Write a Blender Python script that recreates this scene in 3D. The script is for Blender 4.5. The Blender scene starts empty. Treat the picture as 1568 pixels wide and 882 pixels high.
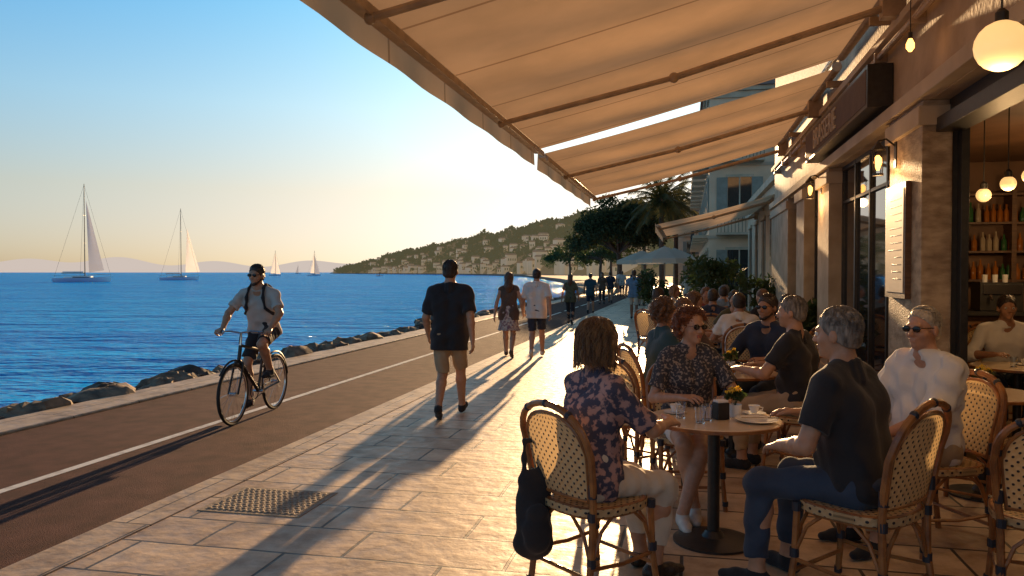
import bpy, math, random, time
import numpy as np
from mathutils import Vector, Matrix
T0=time.time()
random.seed(7); RN=np.random.RandomState(5)
sc=bpy.context.scene
TH=math.radians(-12.5)
def S(x,y,z=0.): return Vector((.9763*x+.2164*y,-.2164*x+.9763*y,z))
Z=Vector((0,0,1))
# ---------------------------------------------------------------- materials
MT={}
def mat(name,c,c2=None,sc_=8.,r=.6,bump=0.,bs=40.,metal=0.,em=0.,emc=None,spec=.5,stretch=None,lo=.35,hi=.65,det=3,sheen=0,trl=0,tr=0,rn=0):
    m=bpy.data.materials.new(name); m.use_nodes=True; nt=m.node_tree; N=nt.nodes; L=nt.links
    p=N['Principled BSDF']; out=N['Material Output']
    p.inputs['Base Color'].default_value=(*c,1); p.inputs['Roughness'].default_value=r
    p.inputs['Metallic'].default_value=metal; p.inputs['Specular IOR Level'].default_value=spec
    if sheen: p.inputs['Sheen Weight'].default_value=sheen
    if tr: p.inputs['Transmission Weight'].default_value=tr
    if em:
        p.inputs['Emission Color'].default_value=(*(emc or c),1); p.inputs['Emission Strength'].default_value=em
    tc=N.new('ShaderNodeTexCoord'); mp=N.new('ShaderNodeMapping'); L.new(tc.outputs['Object'],mp.inputs[0])
    if stretch: mp.inputs['Scale'].default_value=stretch
    if c2:
        n=N.new('ShaderNodeTexNoise'); n.inputs['Scale'].default_value=sc_; n.inputs['Detail'].default_value=det
        L.new(mp.outputs[0],n.inputs['Vector'])
        cr=N.new('ShaderNodeValToRGB'); cr.color_ramp.elements[0].position=lo; cr.color_ramp.elements[1].position=hi
        cr.color_ramp.elements[0].color=(*c,1); cr.color_ramp.elements[1].color=(*c2,1)
        L.new(n.outputs['Fac'],cr.inputs[0]); L.new(cr.outputs[0],p.inputs['Base Color'])
        if rn:
            mr=N.new('ShaderNodeMapRange'); mr.inputs[3].default_value=r-rn; mr.inputs[4].default_value=r+rn
            mr.inputs[1].default_value=.3; mr.inputs[2].default_value=.7
            L.new(n.outputs['Fac'],mr.inputs[0]); L.new(mr.outputs[0],p.inputs['Roughness'])
    if bump:
        b=N.new('ShaderNodeBump'); b.inputs['Strength'].default_value=bump; b.inputs['Distance'].default_value=.01
        n2=N.new('ShaderNodeTexNoise'); n2.inputs['Scale'].default_value=bs; n2.inputs['Detail'].default_value=3
        L.new(mp.outputs[0],n2.inputs['Vector']); L.new(n2.outputs['Fac'],b.inputs['Height']); L.new(b.outputs[0],p.inputs['Normal'])
    if trl:
        t=N.new('ShaderNodeBsdfTranslucent'); t.inputs[0].default_value=(*[min(1,x*1.1) for x in c],1)
        mx=N.new('ShaderNodeMixShader'); mx.inputs[0].default_value=trl
        L.new(p.outputs[0],mx.inputs[1]); L.new(t.outputs[0],mx.inputs[2]); L.new(mx.outputs[0],out.inputs[0])
    MT[name]=m; return m
def mm(x): return MT[x] if isinstance(x,str) else x
mat('stone',(.56,.43,.28),(.40,.29,.18),3.,.7,.5,22.,det=6)
mat('stone_light',(.62,.50,.35),(.50,.39,.26),2.,.75,.3,30.)
mat('travertine',(.52,.39,.25),(.26,.18,.11),6.,.65,.9,30.,det=7,stretch=(1,1,2.2))
mat('plaster',(.82,.60,.40),(.72,.51,.33),1.2,.85,.25,12.)
mat('plaster_pink',(.70,.45,.28),(.60,.37,.23),1.2,.85,.25,12.)
mat('roof_tile',(.32,.13,.07),(.22,.09,.05),3.,.8,.4,20.)
mat('shutter',(.30,.30,.24),(.24,.24,.19),5.,.6)
mat('rock',(.32,.23,.15),(.12,.085,.06),5.,.85,.9,14.,det=6)
mat('rock_dark',(.10,.06,.04),(.05,.035,.025),3.,.7,.9,12.,det=5)
mat('drain',(.33,.24,.15),(.20,.14,.09),14.,.7,.5,50.)
mat('dark_metal',(.018,.017,.016),(.03,.027,.024),20.,.4,.1,60.)
mat('black',(.012,.012,.013),r=.5)
mat('rubber',(.014,.013,.013),r=.7)
mat('chrome',(.6,.6,.6),r=.2,metal=1)
mat('awn_metal',(.50,.36,.23),(.36,.26,.17),9.,.45,.1,30.,metal=.1)
mat('white_line',(.76,.71,.62),(.36,.28,.22),9.,.6,.2,60.,lo=.46,hi=.8,det=7)
mat('wood',(.16,.075,.03),(.09,.04,.018),5.,.45,.2,30.,stretch=(1,1,8))
mat('rattan',(.38,.155,.045),(.20,.08,.03),14.,.33,.3,60.)
mat('table_top',(.74,.58,.40),(.66,.51,.34),4.,.2,.03,30.)
mat('rattan_bind',(.02,.025,.04),r=.45)
mat('glass_dark',(.02,.02,.022),r=.04,spec=.9)
mat('water_glass',(.9,.95,1),r=.01,tr=1)
mat('porcelain',(.8,.78,.74),r=.2)
mat('flower',(.85,.55,.04),(.9,.7,.1),40.,.6,trl=.3)
mat('board',(.70,.61,.48),(.60,.51,.39),3.,.5)
mat('globe_lit',(.9,.75,.5),r=.3,em=1.0,emc=(1,.56,.20))
mat('bulb_lit',(1,.7,.3),r=.3,em=5,emc=(1,.42,.09))
mat('int_wall',(.20,.10,.05),(.13,.065,.032),2.,.6)
mat('int_floor',(.14,.09,.05),(.09,.06,.035),3.,.35)
mat('bottle_g',(.03,.12,.04),r=.1,spec=.8); mat('bottle_a',(.35,.12,.02),r=.1,spec=.8); mat('bottle_c',(.42,.34,.24),r=.1,spec=.8)
mat('leaf',(.045,.075,.02),(.10,.12,.03),1.5,.6,trl=.35,det=2)
mat('leaf_pine',(.035,.05,.015),(.10,.095,.026),1.2,.7,trl=.35,det=2)
mat('leaf_palm',(.09,.085,.022),(.17,.14,.04),2.,.55,trl=.4)
mat('bark',(.16,.11,.075),(.09,.06,.04),6.,.9,.9,20.)
mat('hullw',(.84,.84,.83),r=.3)
mat('sail',(.50,.50,.52),(.44,.44,.46),.3,.8,trl=.25); mat('sail_tan',(.84,.78,.68),(.76,.70,.60),.3,.8,trl=.4)
mat('umbrella',(.80,.70,.56),r=.8,trl=.45)
for i,c in enumerate([(.42,.21,.12),(.50,.27,.165),(.34,.17,.10),(.52,.27,.165)]):
    mat('skin%d'%i,c,tuple(x*.86 for x in c),30.,.45,.08,120.)
HS=(1,1,.3)
mat('hair_brown',(.09,.04,.018),(.17,.08,.03),45.,.42,.6,130.,sheen=.2,stretch=HS,trl=.15)
mat('hair_blond',(.34,.18,.065),(.11,.055,.022),40.,.42,.6,130.,sheen=.2,stretch=HS,trl=.2)
mat('hair_dark',(.025,.016,.012),(.05,.032,.022),30.,.42,.6,130.,stretch=HS)
mat('hair_gray',(.34,.30,.26),(.10,.09,.08),50.,.5,.6,130.,stretch=HS,trl=.15)
mat('hair_white',(.62,.54,.43),(.36,.31,.25),50.,.5,.6,130.,stretch=HS,trl=.2)
mat('hair_red',(.30,.09,.022),(.12,.035,.012),30.,.42,.6,70.,sheen=.2,trl=.25)
def cloth(n,c,c2=None,s=6.,**k): mat(n,c,c2 or tuple(x*.8 for x in c),s,.85,.35,30.,sheen=.12,**k)
cloth('c_black',(.016,.017,.022)); cloth('c_navy',(.022,.03,.055)); cloth('c_white',(.74,.70,.64),(.66,.62,.57)); cloth('c_khaki',(.42,.30,.18))
cloth('c_grey',(.54,.49,.44)); cloth('c_teal',(.02,.065,.085)); cloth('c_jeans',(.022,.036,.066),(.032,.052,.09)); cloth('c_blue',(.20,.30,.42))
cloth('c_cream',(.68,.59,.47)); cloth('c_brown',(.12,.07,.045)); cloth('c_olive',(.10,.10,.05)); cloth('c_red',(.28,.06,.04))
mat('c_floral',(.06,.06,.10),(.45,.27,.24),26.,.85,.3,30.,lo=.48,hi=.56,det=3); mat('c_floral2',(.04,.04,.05),(.30,.24,.20),55.,.85,.3,30.,lo=.53,hi=.6,det=3)
mat('c_floral3',(.55,.45,.38),(.22,.12,.14),22.,.85,.3,30.,lo=.45,hi=.6,det=3)
mat('lens',(.01,.008,.007),r=.15,spec=.5); mat('eyew',(.7,.68,.64),r=.15); mat('shoe_w',(.6,.57,.52),r=.5); mat('lip',(.32,.11,.09),r=.4)
def fabric(name,c,trl,seam=1.25):
    m=mat(name,c,tuple(x*.80 for x in c),1.3,.9,.4,9.,trl=trl,det=5); nt=m.node_tree;N=nt.nodes;L=nt.links
    p=N['Principled BSDF']; cr=[n for n in N if n.type=='VALTORGB'][0]; t=[n for n in N if n.type=='BSDF_TRANSLUCENT'][0]
    p.inputs['Specular IOR Level'].default_value=.1
    tc=[n for n in N if n.type=='TEX_COORD'][0]; sx=N.new('ShaderNodeSeparateXYZ'); L.new(tc.outputs['Object'],sx.inputs[0])
    a=N.new('ShaderNodeMath'); a.operation='DIVIDE'; a.inputs[1].default_value=seam; L.new(sx.outputs['Y'],a.inputs[0])
    b=N.new('ShaderNodeMath'); b.operation='FRACT'; L.new(a.outputs[0],b.inputs[0])
    d=N.new('ShaderNodeMath'); d.operation='GREATER_THAN'; d.inputs[1].default_value=.975; L.new(b.outputs[0],d.inputs[0])
    mx=N.new('ShaderNodeMix'); mx.data_type='RGBA'; mx.blend_type='MULTIPLY'; mx.inputs['B'].default_value=(.62,.55,.5,1)
    L.new(d.outputs[0],mx.inputs['Factor']); L.new(cr.outputs[0],mx.inputs['A'])
    L.new(mx.outputs['Result'],p.inputs['Base Color']); L.new(mx.outputs['Result'],t.inputs[0]); return m
fabric('awning_fabric',(.87,.53,.27),.62); fabric('awning_fabric2',(.85,.59,.36),.6,.9)
def paving(name,bw,bh,c1,c2,cm,r0,r1,ms=.006,coat=.35):
    m=bpy.data.materials.new(name); m.use_nodes=True; nt=m.node_tree;N=nt.nodes;L=nt.links;p=N['Principled BSDF']
    p.inputs['Coat Weight'].default_value=coat; p.inputs['Coat Roughness'].default_value=.38
    tc=N.new('ShaderNodeTexCoord')
    wn=N.new('ShaderNodeTexNoise'); wn.inputs['Scale'].default_value=1.5; wn.inputs['Detail'].default_value=1
    L.new(tc.outputs['Object'],wn.inputs['Vector'])
    va=N.new('ShaderNodeVectorMath'); va.operation='MULTIPLY_ADD'; va.inputs[1].default_value=(.03,.03,0); L.new(wn.outputs['Color'],va.inputs[0]); L.new(tc.outputs['Object'],va.inputs[2])
    br=N.new('ShaderNodeTexBrick'); L.new(va.outputs[0],br.inputs['Vector']); br.inputs['Scale'].default_value=1
    br.inputs['Brick Width'].default_value=bw; br.inputs['Row Height'].default_value=bh; br.inputs['Mortar Size'].default_value=ms
    br.inputs['Mortar Smooth'].default_value=.25; br.offset=.37; br.inputs['Color1'].default_value=(*c1,1); br.inputs['Color2'].default_value=(*c2,1); br.inputs['Mortar'].default_value=(*cm,1)
    n=N.new('ShaderNodeTexNoise'); n.inputs['Scale'].default_value=2.6; n.inputs['Detail'].default_value=7; n.inputs['Roughness'].default_value=.7; L.new(tc.outputs['Object'],n.inputs['Vector'])
    cr=N.new('ShaderNodeValToRGB'); cr.color_ramp.elements[0].position=.33; cr.color_ramp.elements[1].position=.58; cr.color_ramp.elements[0].color=(.46,.38,.31,1); cr.color_ramp.elements[1].color=(1,1,1,1)
    L.new(n.outputs['Fac'],cr.inputs[0])
    mx=N.new('ShaderNodeMix'); mx.data_type='RGBA'; mx.blend_type='MULTIPLY'; mx.inputs['Factor'].default_value=.9; L.new(br.outputs['Color'],mx.inputs['A']); L.new(cr.outputs[0],mx.inputs['B']); L.new(mx.outputs['Result'],p.inputs['Base Color'])
    n3=N.new('ShaderNodeTexNoise'); n3.inputs['Scale'].default_value=9; n3.inputs['Detail'].default_value=6; L.new(tc.outputs['Object'],n3.inputs['Vector'])
    mr=N.new('ShaderNodeMapRange'); mr.inputs[1].default_value=.3; mr.inputs[2].default_value=.7; mr.inputs[3].default_value=r0; mr.inputs[4].default_value=r1; L.new(n3.outputs['Fac'],mr.inputs[0]); L.new(mr.outputs[0],p.inputs['Roughness'])
    ma=N.new('ShaderNodeMath'); ma.operation='MULTIPLY_ADD'; ma.inputs[1].default_value=-2.2; L.new(br.outputs['Fac'],ma.inputs[0]); L.new(n3.outputs['Fac'],ma.inputs[2])
    b=N.new('ShaderNodeBump'); b.inputs['Strength'].default_value=.8; b.inputs['Distance'].default_value=.010; L.new(ma.outputs[0],b.inputs['Height']); L.new(b.outputs[0],p.inputs['Normal']); L.new(b.outputs[0],p.inputs['Coat Normal'])
    MT[name]=m
paving('paving',.95,.46,(.70,.51,.32),(.50,.35,.22),(.06,.04,.025),.45,.68,.011,.08)
paving('kerb_stone',.42,1.1,(.60,.44,.28),(.50,.36,.23),(.08,.055,.035),.5,.7,.008,.04)
mat('asphalt',(.105,.034,.024),(.060,.021,.016),5.,.88,.8,170.,det=5,rn=.05,lo=.3,hi=.7,spec=.2)
mat('ground',(.30,.22,.14),(.22,.16,.10),.08,.9,.3,2.)
def weave(name,base,dot,f=150,thr=.62):
    m=bpy.data.materials.new(name); m.use_nodes=True; nt=m.node_tree;N=nt.nodes;L=nt.links;p=N['Principled BSDF']; p.inputs['Roughness'].default_value=.5
    uv=N.new('ShaderNodeUVMap'); sx=N.new('ShaderNodeSeparateXYZ'); L.new(uv.outputs[0],sx.inputs[0]); o=[]
    for a in 'XY':
        k=N.new('ShaderNodeMath'); k.operation='MULTIPLY'; k.inputs[1].default_value=f; L.new(sx.outputs[a],k.inputs[0])
        s=N.new('ShaderNodeMath'); s.operation='SINE'; L.new(k.outputs[0],s.inputs[0]); o.append(s)
    pr=N.new('ShaderNodeMath'); pr.operation='MULTIPLY'; L.new(o[0].outputs[0],pr.inputs[0]); L.new(o[1].outputs[0],pr.inputs[1])
    g=N.new('ShaderNodeMath'); g.operation='GREATER_THAN'; g.inputs[1].default_value=thr; L.new(pr.outputs[0],g.inputs[0])
    mx=N.new('ShaderNodeMix'); mx.data_type='RGBA'; mx.inputs['A'].default_value=(*base,1); mx.inputs['B'].default_value=(*dot,1); L.new(g.outputs[0],mx.inputs['Factor']); L.new(mx.outputs['Result'],p.inputs['Base Color'])
    b=N.new('ShaderNodeBump'); b.inputs['Strength'].default_value=.7; b.inputs['Distance'].default_value=.004; L.new(pr.outputs[0],b.inputs['Height']); L.new(b.outputs[0],p.inputs['Normal'])
    t=N.new('ShaderNodeBsdfTranslucent'); L.new(mx.outputs['Result'],t.inputs[0]); ms=N.new('ShaderNodeMixShader'); ms.inputs[0].default_value=.35
    L.new(p.outputs[0],ms.inputs[1]); L.new(t.outputs[0],ms.inputs[2]); L.new(ms.outputs[0],N['Material Output'].inputs[0]); MT[name]=m
weave('weave',(.70,.50,.26),(.03,.03,.04))
def sea_mat():
    m=bpy.data.materials.new('sea_water'); m.use_nodes=True; nt=m.node_tree;N=nt.nodes;L=nt.links; N.remove(N['Principled BSDF'])
    tc=N.new('ShaderNodeTexCoord'); prev=None
    n0=N.new('ShaderNodeTexNoise'); n0.inputs['Scale'].default_value=.05; n0.inputs['Detail'].default_value=5; L.new(tc.outputs['Object'],n0.inputs['Vector'])
    cr=N.new('ShaderNodeValToRGB'); cr.color_ramp.elements[0].position=.35; cr.color_ramp.elements[1].position=.7
    cr.color_ramp.elements[0].color=(.003,.29,.90,1); cr.color_ramp.elements[1].color=(.008,.40,1,1); L.new(n0.outputs['Fac'],cr.inputs[0])
    for s,d,st in ((.16,2.4,(.45,1,1)),(.75,1.2,(.5,1,1)),(2.8,.36,(.55,1,1))):
        mp=N.new('ShaderNodeMapping'); mp.inputs['Scale'].default_value=st; L.new(tc.outputs['Object'],mp.inputs[0])
        n=N.new('ShaderNodeTexNoise'); n.inputs['Scale'].default_value=s; n.inputs['Detail'].default_value=4; L.new(mp.outputs[0],n.inputs['Vector'])
        b=N.new('ShaderNodeBump'); b.inputs['Strength'].default_value=1.; b.inputs['Distance'].default_value=d; L.new(n.outputs['Fac'],b.inputs['Height'])
        if prev: L.new(prev.outputs[0],b.inputs['Normal'])
        prev=b
    df=N.new('ShaderNodeBsdfDiffuse'); L.new(cr.outputs[0],df.inputs[0]); L.new(prev.outputs[0],df.inputs['Normal'])
    gl=N.new('ShaderNodeBsdfGlossy'); gl.inputs['Color'].default_value=(.72,.90,1,1); gl.inputs['Roughness'].default_value=.13; L.new(prev.outputs[0],gl.inputs['Normal'])
    fr=N.new('ShaderNodeFresnel'); fr.inputs[0].default_value=1.33; L.new(prev.outputs[0],fr.inputs['Normal'])
    k=N.new('ShaderNodeMath'); k.operation='MULTIPLY'; k.inputs[1].default_value=.58; L.new(fr.outputs[0],k.inputs[0])
    mx=N.new('ShaderNodeMixShader'); L.new(k.outputs[0],mx.inputs[0]); L.new(df.outputs[0],mx.inputs[1]); L.new(gl.outputs[0],mx.inputs[2]); L.new(mx.outputs[0],N['Material Output'].inputs[0]); MT['sea']=m
sea_mat()
HAZE_EMC=(.84,.56,.28)  # aerial haze colour, put into the far materials as emission
mat('hill_far',(.05,.06,.02),(.11,.10,.04),.03,.95,em=.15,emc=HAZE_EMC,det=6)  # the hill's glow is painted-in haze
mat('trees_far',(.030,.050,.014),(.065,.080,.026),.05,.95,em=.10,emc=(.75,.62,.32))  # weak warm emission stands in for haze over the trees
mat('house_far',(.60,.50,.38),(.44,.35,.25),.05,.9,em=.22,emc=HAZE_EMC); mat('roof_far',(.28,.13,.08),r=.9,em=.13,emc=HAZE_EMC)  # wall and roof emission imitates haze, not lit windows
mat('mountain',(.12,.12,.14),(.14,.14,.15),.0006,1.,em=.62,emc=(1,.83,.70),spec=0)  # emission close to the horizon sky colour imitates haze on the mountains
# ---------------------------------------------------------------- mesh builder
class MB:
    def __init__(s): s.v=[];s.f=[];s.m=[];s.uv=[]
    def add(s,vs,fs,m=0,uvs=None):
        o=len(s.v); s.v.extend([tuple(v) for v in vs])
        for i,f in enumerate(fs):
            s.f.append(tuple(o+k for k in f)); s.m.append(m); s.uv.append([uvs[k] for k in f] if uvs else None)
    def box(s,x0,x1,y0,y1,z0,z1,m=0,M=None):
        vs=[Vector((x,y,z)) for x in(x0,x1) for y in(y0,y1) for z in(z0,z1)]
        if M: vs=[M@v for v in vs]
        s.add(vs,[(0,1,3,2),(4,6,7,5),(0,4,5,1),(2,3,7,6),(0,2,6,4),(1,5,7,3)],m)
    def tube(s,pts,r,m=0,n=8,closed=False):
        pts=[Vector(p) for p in pts]; k=len(pts); R=r if isinstance(r,(list,tuple)) else [r]*k
        nv=None; vs=[]; 
        for i,p in enumerate(pts):
            a=pts[(i-1)%k] if (i>0 or closed) else p; b=pts[(i+1)%k] if (i<k-1 or closed) else p
            t=(b-a).normalized()
            if nv is None: nv=t.orthogonal().normalized()
            nv=(nv-t*nv.dot(t)).normalized(); bn=t.cross(nv)
            for j in range(n):
                a_=2*math.pi*j/n; vs.append(p+(nv*math.cos(a_)+bn*math.sin(a_))*R[i])
        fs=[]
        for i in range(k if closed else k-1):
            for j in range(n):
                i2=(i+1)%k; fs.append((i*n+j,i*n+(j+1)%n,i2*n+(j+1)%n,i2*n+j))
        if not closed: fs+= [tuple(range(n-1,-1,-1)),tuple((k-1)*n+j for j in range(n))]
        s.add(vs,fs,m)
    def rev(s,prof,c=(0,0,0),n=24,m=0,sx=1):
        vs=[];k=len(prof)
        for r,z in prof:
            for j in range(n):
                a=2*math.pi*j/n; vs.append((c[0]+r*math.cos(a)*sx,c[1]+r*math.sin(a),c[2]+z))
        fs=[(i*n+j,i*n+(j+1)%n,(i+1)*n+(j+1)%n,(i+1)*n+j) for i in range(k-1) for j in range(n)]
        fs+=[tuple(range(n-1,-1,-1)),tuple((k-1)*n+j for j in range(n))]
        s.add(vs,fs,m)
    def sph(s,c,r,m=0,n=14,sz=1):
        s.rev([(max(1e-4,r*math.sin(math.pi*i/10)),-r*sz*math.cos(math.pi*i/10)) for i in range(11)],c,n,m)
    def grid(s,fn,nu,nv,m=0,uvs=(1,1)):
        vs=[];uv=[]
        for i in range(nu+1):
            for j in range(nv+1):
                vs.append(fn(i/nu,j/nv)); uv.append((i/nu*uvs[0],j/nv*uvs[1]))
        s.add(vs,[(i*(nv+1)+j,(i+1)*(nv+1)+j,(i+1)*(nv+1)+j+1,i*(nv+1)+j+1) for i in range(nu) for j in range(nv)],m,uv)
    def obj(s,name,mats,parent=None,loc=(0,0,0),rz=0,ang=35,bevel=0):
        me=bpy.data.meshes.new(name); me.from_pydata(s.v,[],s.f)
        for m in mats: me.materials.append(mm(m))
        me.polygons.foreach_set('material_index',s.m)
        if any(s.uv):
            ul=me.uv_layers.new(name='UVMap'); k=0
            for u,f in zip(s.uv,s.f):
                for q in range(len(f)):
                    if u: ul.data[k].uv=u[q]
                    k+=1
        me.polygons.foreach_set('use_smooth',[True]*len(me.polygons)); me.update()
        me.set_sharp_from_angle(angle=math.radians(ang))
        o=bpy.data.objects.new(name,me); sc.collection.objects.link(o); o.location=loc; o.rotation_euler[2]=rz
        if parent: o.parent=parent
        if bevel:
            b=o.modifiers.new('b','BEVEL'); b.width=bevel; b.segments=2; b.limit_method='ANGLE'
        return o
def empty(name,loc=(0,0,0),rz=0,s=1):
    e=bpy.data.objects.new(name,None); sc.collection.objects.link(e); e.location=loc; e.rotation_euler[2]=rz; e.scale=(s,s,s); e.empty_display_size=.1; return e
def inst(o,name,loc,rz,parent=None,s=1):
    q=bpy.data.objects.new(name,o.data); sc.collection.objects.link(q); q.location=loc; q.rotation_euler[2]=rz; q.scale=(s,s,s); q.parent=parent
    return q
def face(fx,fy): return math.atan2(-fx,fy)
# ---------------------------------------------------------------- SDF modeller
class SDF:
    def __init__(s): s.p=[]
    def c(s,a,b,ra,rb=None,k=.02,cut=0,fl=None): s.p.append(('c',Vector(a),Vector(b),ra,ra if rb is None else rb,k,cut,fl))
    def e(s,c,r,ax=None,k=.02): s.p.append(('e',Vector(c),r,ax or (Vector((1,0,0)),Vector((0,1,0)),Vector((0,0,1))),k))
    def mesh(s,name,h,mt,parent,noise=None,clips=()):
        lo=np.full(3,1e9);hi=-lo;bb=[]
        for p in s.p:
            if p[0]=='c': r=max(p[3],p[4]); l=[min(p[1][i],p[2][i])-r for i in range(3)]; u=[max(p[1][i],p[2][i])+r for i in range(3)];k=p[5]
            else: r=max(p[2]); l=[p[1][i]-r for i in range(3)]; u=[p[1][i]+r for i in range(3)];k=p[4]
            l=np.array(l)-.012;u=np.array(u)+.012; bb.append((l-k*.6-2*h,u+k*.6+2*h)); lo=np.minimum(lo,l);hi=np.maximum(hi,u)
        lo-=3*h;hi+=3*h; n=np.ceil((hi-lo)/h).astype(int)+1
        f=np.full(n,.3,np.float32); ax=[(lo[i]+h*np.arange(n[i])).astype(np.float32) for i in range(3)]
        for p,(l,u) in zip(s.p,bb):
            i0=np.maximum(((l-lo)/h).astype(int),0); i1=np.minimum(((u-lo)/h).astype(int)+2,n)
            X=ax[0][i0[0]:i1[0],None,None];Y=ax[1][None,i0[1]:i1[1],None];W=ax[2][None,None,i0[2]:i1[2]]
            if p[0]=='c':
                _,a,b,ra,rb,k,cut,fl=p; d=b-a; L2=max(d.length_squared,1e-9)
                x,y,w=X-a[0],Y-a[1],W-a[2]; t0=(x*d[0]+y*d[1]+w*d[2])/L2; t=np.clip(t0,0,1)
                qx,qy,qz=x-t*d[0],y-t*d[1],w-t*d[2]
                if fl:
                    nn,ff=fl; dt=(qx*nn[0]+qy*nn[1]+qz*nn[2])*(1/ff-1); qx=qx+nn[0]*dt;qy=qy+nn[1]*dt;qz=qz+nn[2]*dt
                D=np.sqrt(qx*qx+qy*qy+qz*qz)-(ra+(rb-ra)*t)
                if cut: D=np.maximum(D,(t0-1)*math.sqrt(L2))
            else:
                _,c,r,A,k=p; x,y,w=X-c[0],Y-c[1],W-c[2]; q=0
                for i in range(3): q=q+((x*A[i][0]+y*A[i][1]+w*A[i][2])/r[i])**2
                D=(np.sqrt(q)-1)*min(r)*1.15
            g=f[i0[0]:i1[0],i0[1]:i1[1],i0[2]:i1[2]]
            hh=np.maximum(k-np.abs(g-D),0)/k
            f[i0[0]:i1[0],i0[1]:i1[1],i0[2]:i1[2]]=np.minimum(g,D)-hh*hh*k*.25
        X=ax[0][:,None,None];Y=ax[1][None,:,None];W=ax[2][None,None,:]
        if noise:
            amp,wl,seed=noise; r=np.random.RandomState(seed); dsp=0
            for i in range(5):
                v=r.normal(size=3); v/=np.linalg.norm(v); v*=6.283/(wl*(.6+.9*r.rand())); v2=r.normal(size=3)*8
                dsp=dsp+np.sin(X*v[0]+Y*v[1]+W*v[2]+r.rand()*6+1.2*np.sin(X*v2[0]+Y*v2[1]+W*v2[2]))
            f=f+dsp*(amp/2.2)
        for pt,nr in clips: f=np.maximum(f,(X-pt[0])*nr[0]+(Y-pt[1])*nr[1]+(W-pt[2])*nr[2])
        f[[0,-1]]=.3;f[:,[0,-1]]=.3;f[:,:,[0,-1]]=.3
        sg=f<0; cn=np.zeros(n-1,np.int8)
        for i in(0,1):
            for j in(0,1):
                for k in(0,1): cn+=sg[i:n[0]-1+i,j:n[1]-1+j,k:n[2]-1+k]
        mk=(cn>0)&(cn<8); ijk=np.argwhere(mk); idx=np.full(mk.shape,-1,np.int64); idx[mk]=np.arange(len(ijk))
        acc=np.zeros((len(ijk),3));ct=np.zeros(len(ijk))
        for axx in range(3):
            for o1 in(0,1):
                for o2 in(0,1):
                    a=np.zeros(3,int); oth=[i for i in range(3) if i!=axx]; a[oth[0]]=o1;a[oth[1]]=o2; b=a.copy();b[axx]=1
                    A=ijk+a;B=ijk+b; fa=f[A[:,0],A[:,1],A[:,2]];fb=f[B[:,0],B[:,1],B[:,2]]; c=(fa<0)!=(fb<0)
                    t=np.where(c,fa/np.where(c,fa-fb,1),0); p=np.tile(a.astype(float),(len(ijk),1)); p[:,axx]=t; acc[c]+=p[c];ct[c]+=1
        v=lo+h*(ijk+acc/np.maximum(ct,1)[:,None]); Q=[]
        for axx in range(3):
            sl0=[slice(None)]*3;sl1=[slice(None)]*3; sl0[axx]=slice(0,-1);sl1[axx]=slice(1,None)
            e=sg[tuple(sl0)]!=sg[tuple(sl1)]; E=np.argwhere(e); u_,w_=[(1,2),(2,0),(0,1)][axx]
            E=E[(E[:,u_]>0)&(E[:,w_]>0)&(E[:,u_]<n[u_]-1)&(E[:,w_]<n[w_]-1)]
            du=np.zeros(3,int);dw=np.zeros(3,int);du[u_]=1;dw[w_]=1
            g=lambda a:idx[a[:,0],a[:,1],a[:,2]]
            q=np.stack([g(E-du-dw),g(E-dw),g(E),g(E-du)],1); ins=sg[E[:,0],E[:,1],E[:,2]]
            q[~ins]=q[~ins][:,::-1]; Q.append(q)
        Q=np.concatenate(Q); Q=Q[(Q>=0).all(1)]
        me=bpy.data.meshes.new(name); me.vertices.add(len(v)); me.vertices.foreach_set('co',v.astype(np.float32).ravel())
        me.loops.add(Q.size); me.loops.foreach_set('vertex_index',Q.ravel().astype(np.int32)); me.polygons.add(len(Q)); me.polygons.foreach_set('loop_start',np.arange(0,Q.size,4,dtype=np.int32))
        me.materials.append(mm(mt)); me.update(calc_edges=True); me.polygons.foreach_set('use_smooth',[True]*len(Q)); me.validate()
        o=bpy.data.objects.new(name,me); sc.collection.objects.link(o); o.parent=parent; return o
# ---------------------------------------------------------------- people
def ik(a,c,l1,l2,pole):
    a=Vector(a);c=Vector(c);d=c-a;L=min(d.length,(l1+l2)*.995);u=d.normalized();c=a+u*L
    x=(l1*l1-l2*l2+L*L)/(2*L);hh=math.sqrt(max(l1*l1-x*x,0)); p=Vector(pole);p=(p-u*p.dot(u)).normalized()
    return a+u*x+p*hh,c
def hand(F,W,d,n,s,curl,fine):
    d=d.normalized();n=(n-d*n.dot(d)).normalized();lat=d.cross(n)*s
    F.c(W-d*.02,W+d*.03,.026,.028,k=.012,fl=(n,.72))
    if not fine:
        F.c(W+d*.03,W+d*.085,.034,.036,k=.012,fl=(n,.45)); F.c(W+d*.085,W+d*.15+n*.03,.034,.022,k=.01,fl=(n,.4)); F.c(W+d*.03+lat*.02,W+d*.08+lat*.05,.014,.01,k=.01); return
    for i,(o,Lf) in enumerate([(.033,.070),(.0115,.080),(-.0115,.075),(-.033,.058)]):
        kn=W+d*(.088-.004*abs(i-1))+lat*o
        F.c(W+d*.015+lat*o*.5,kn,.016,.0125,k=.008)
        dd=(d+lat*o*3).normalized();nn=n;p=kn
        for j,fr in enumerate((.45,.31,.24)):
            an=curl*(.7,1.1,.8)[j]; dd,nn=dd*math.cos(an)+nn*math.sin(an),nn*math.cos(an)-dd*math.sin(an)
            q=p+dd*Lf*fr; F.c(p,q,.0092-.0006*j,.0086-.0006*j,k=.003); p=q
    p=W+d*.025+lat*.018
    for v,l,r1,r2 in (((.75,.75,.2),.05,.016,.012),((.95,.3,.3),.034,.0115,.0105),((.95,.1,.45),.026,.0105,.009)):
        q=p+(d*v[0]+lat*v[1]+n*v[2]).normalized()*l; F.c(p,q,r1,r2,k=.004); p=q
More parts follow.
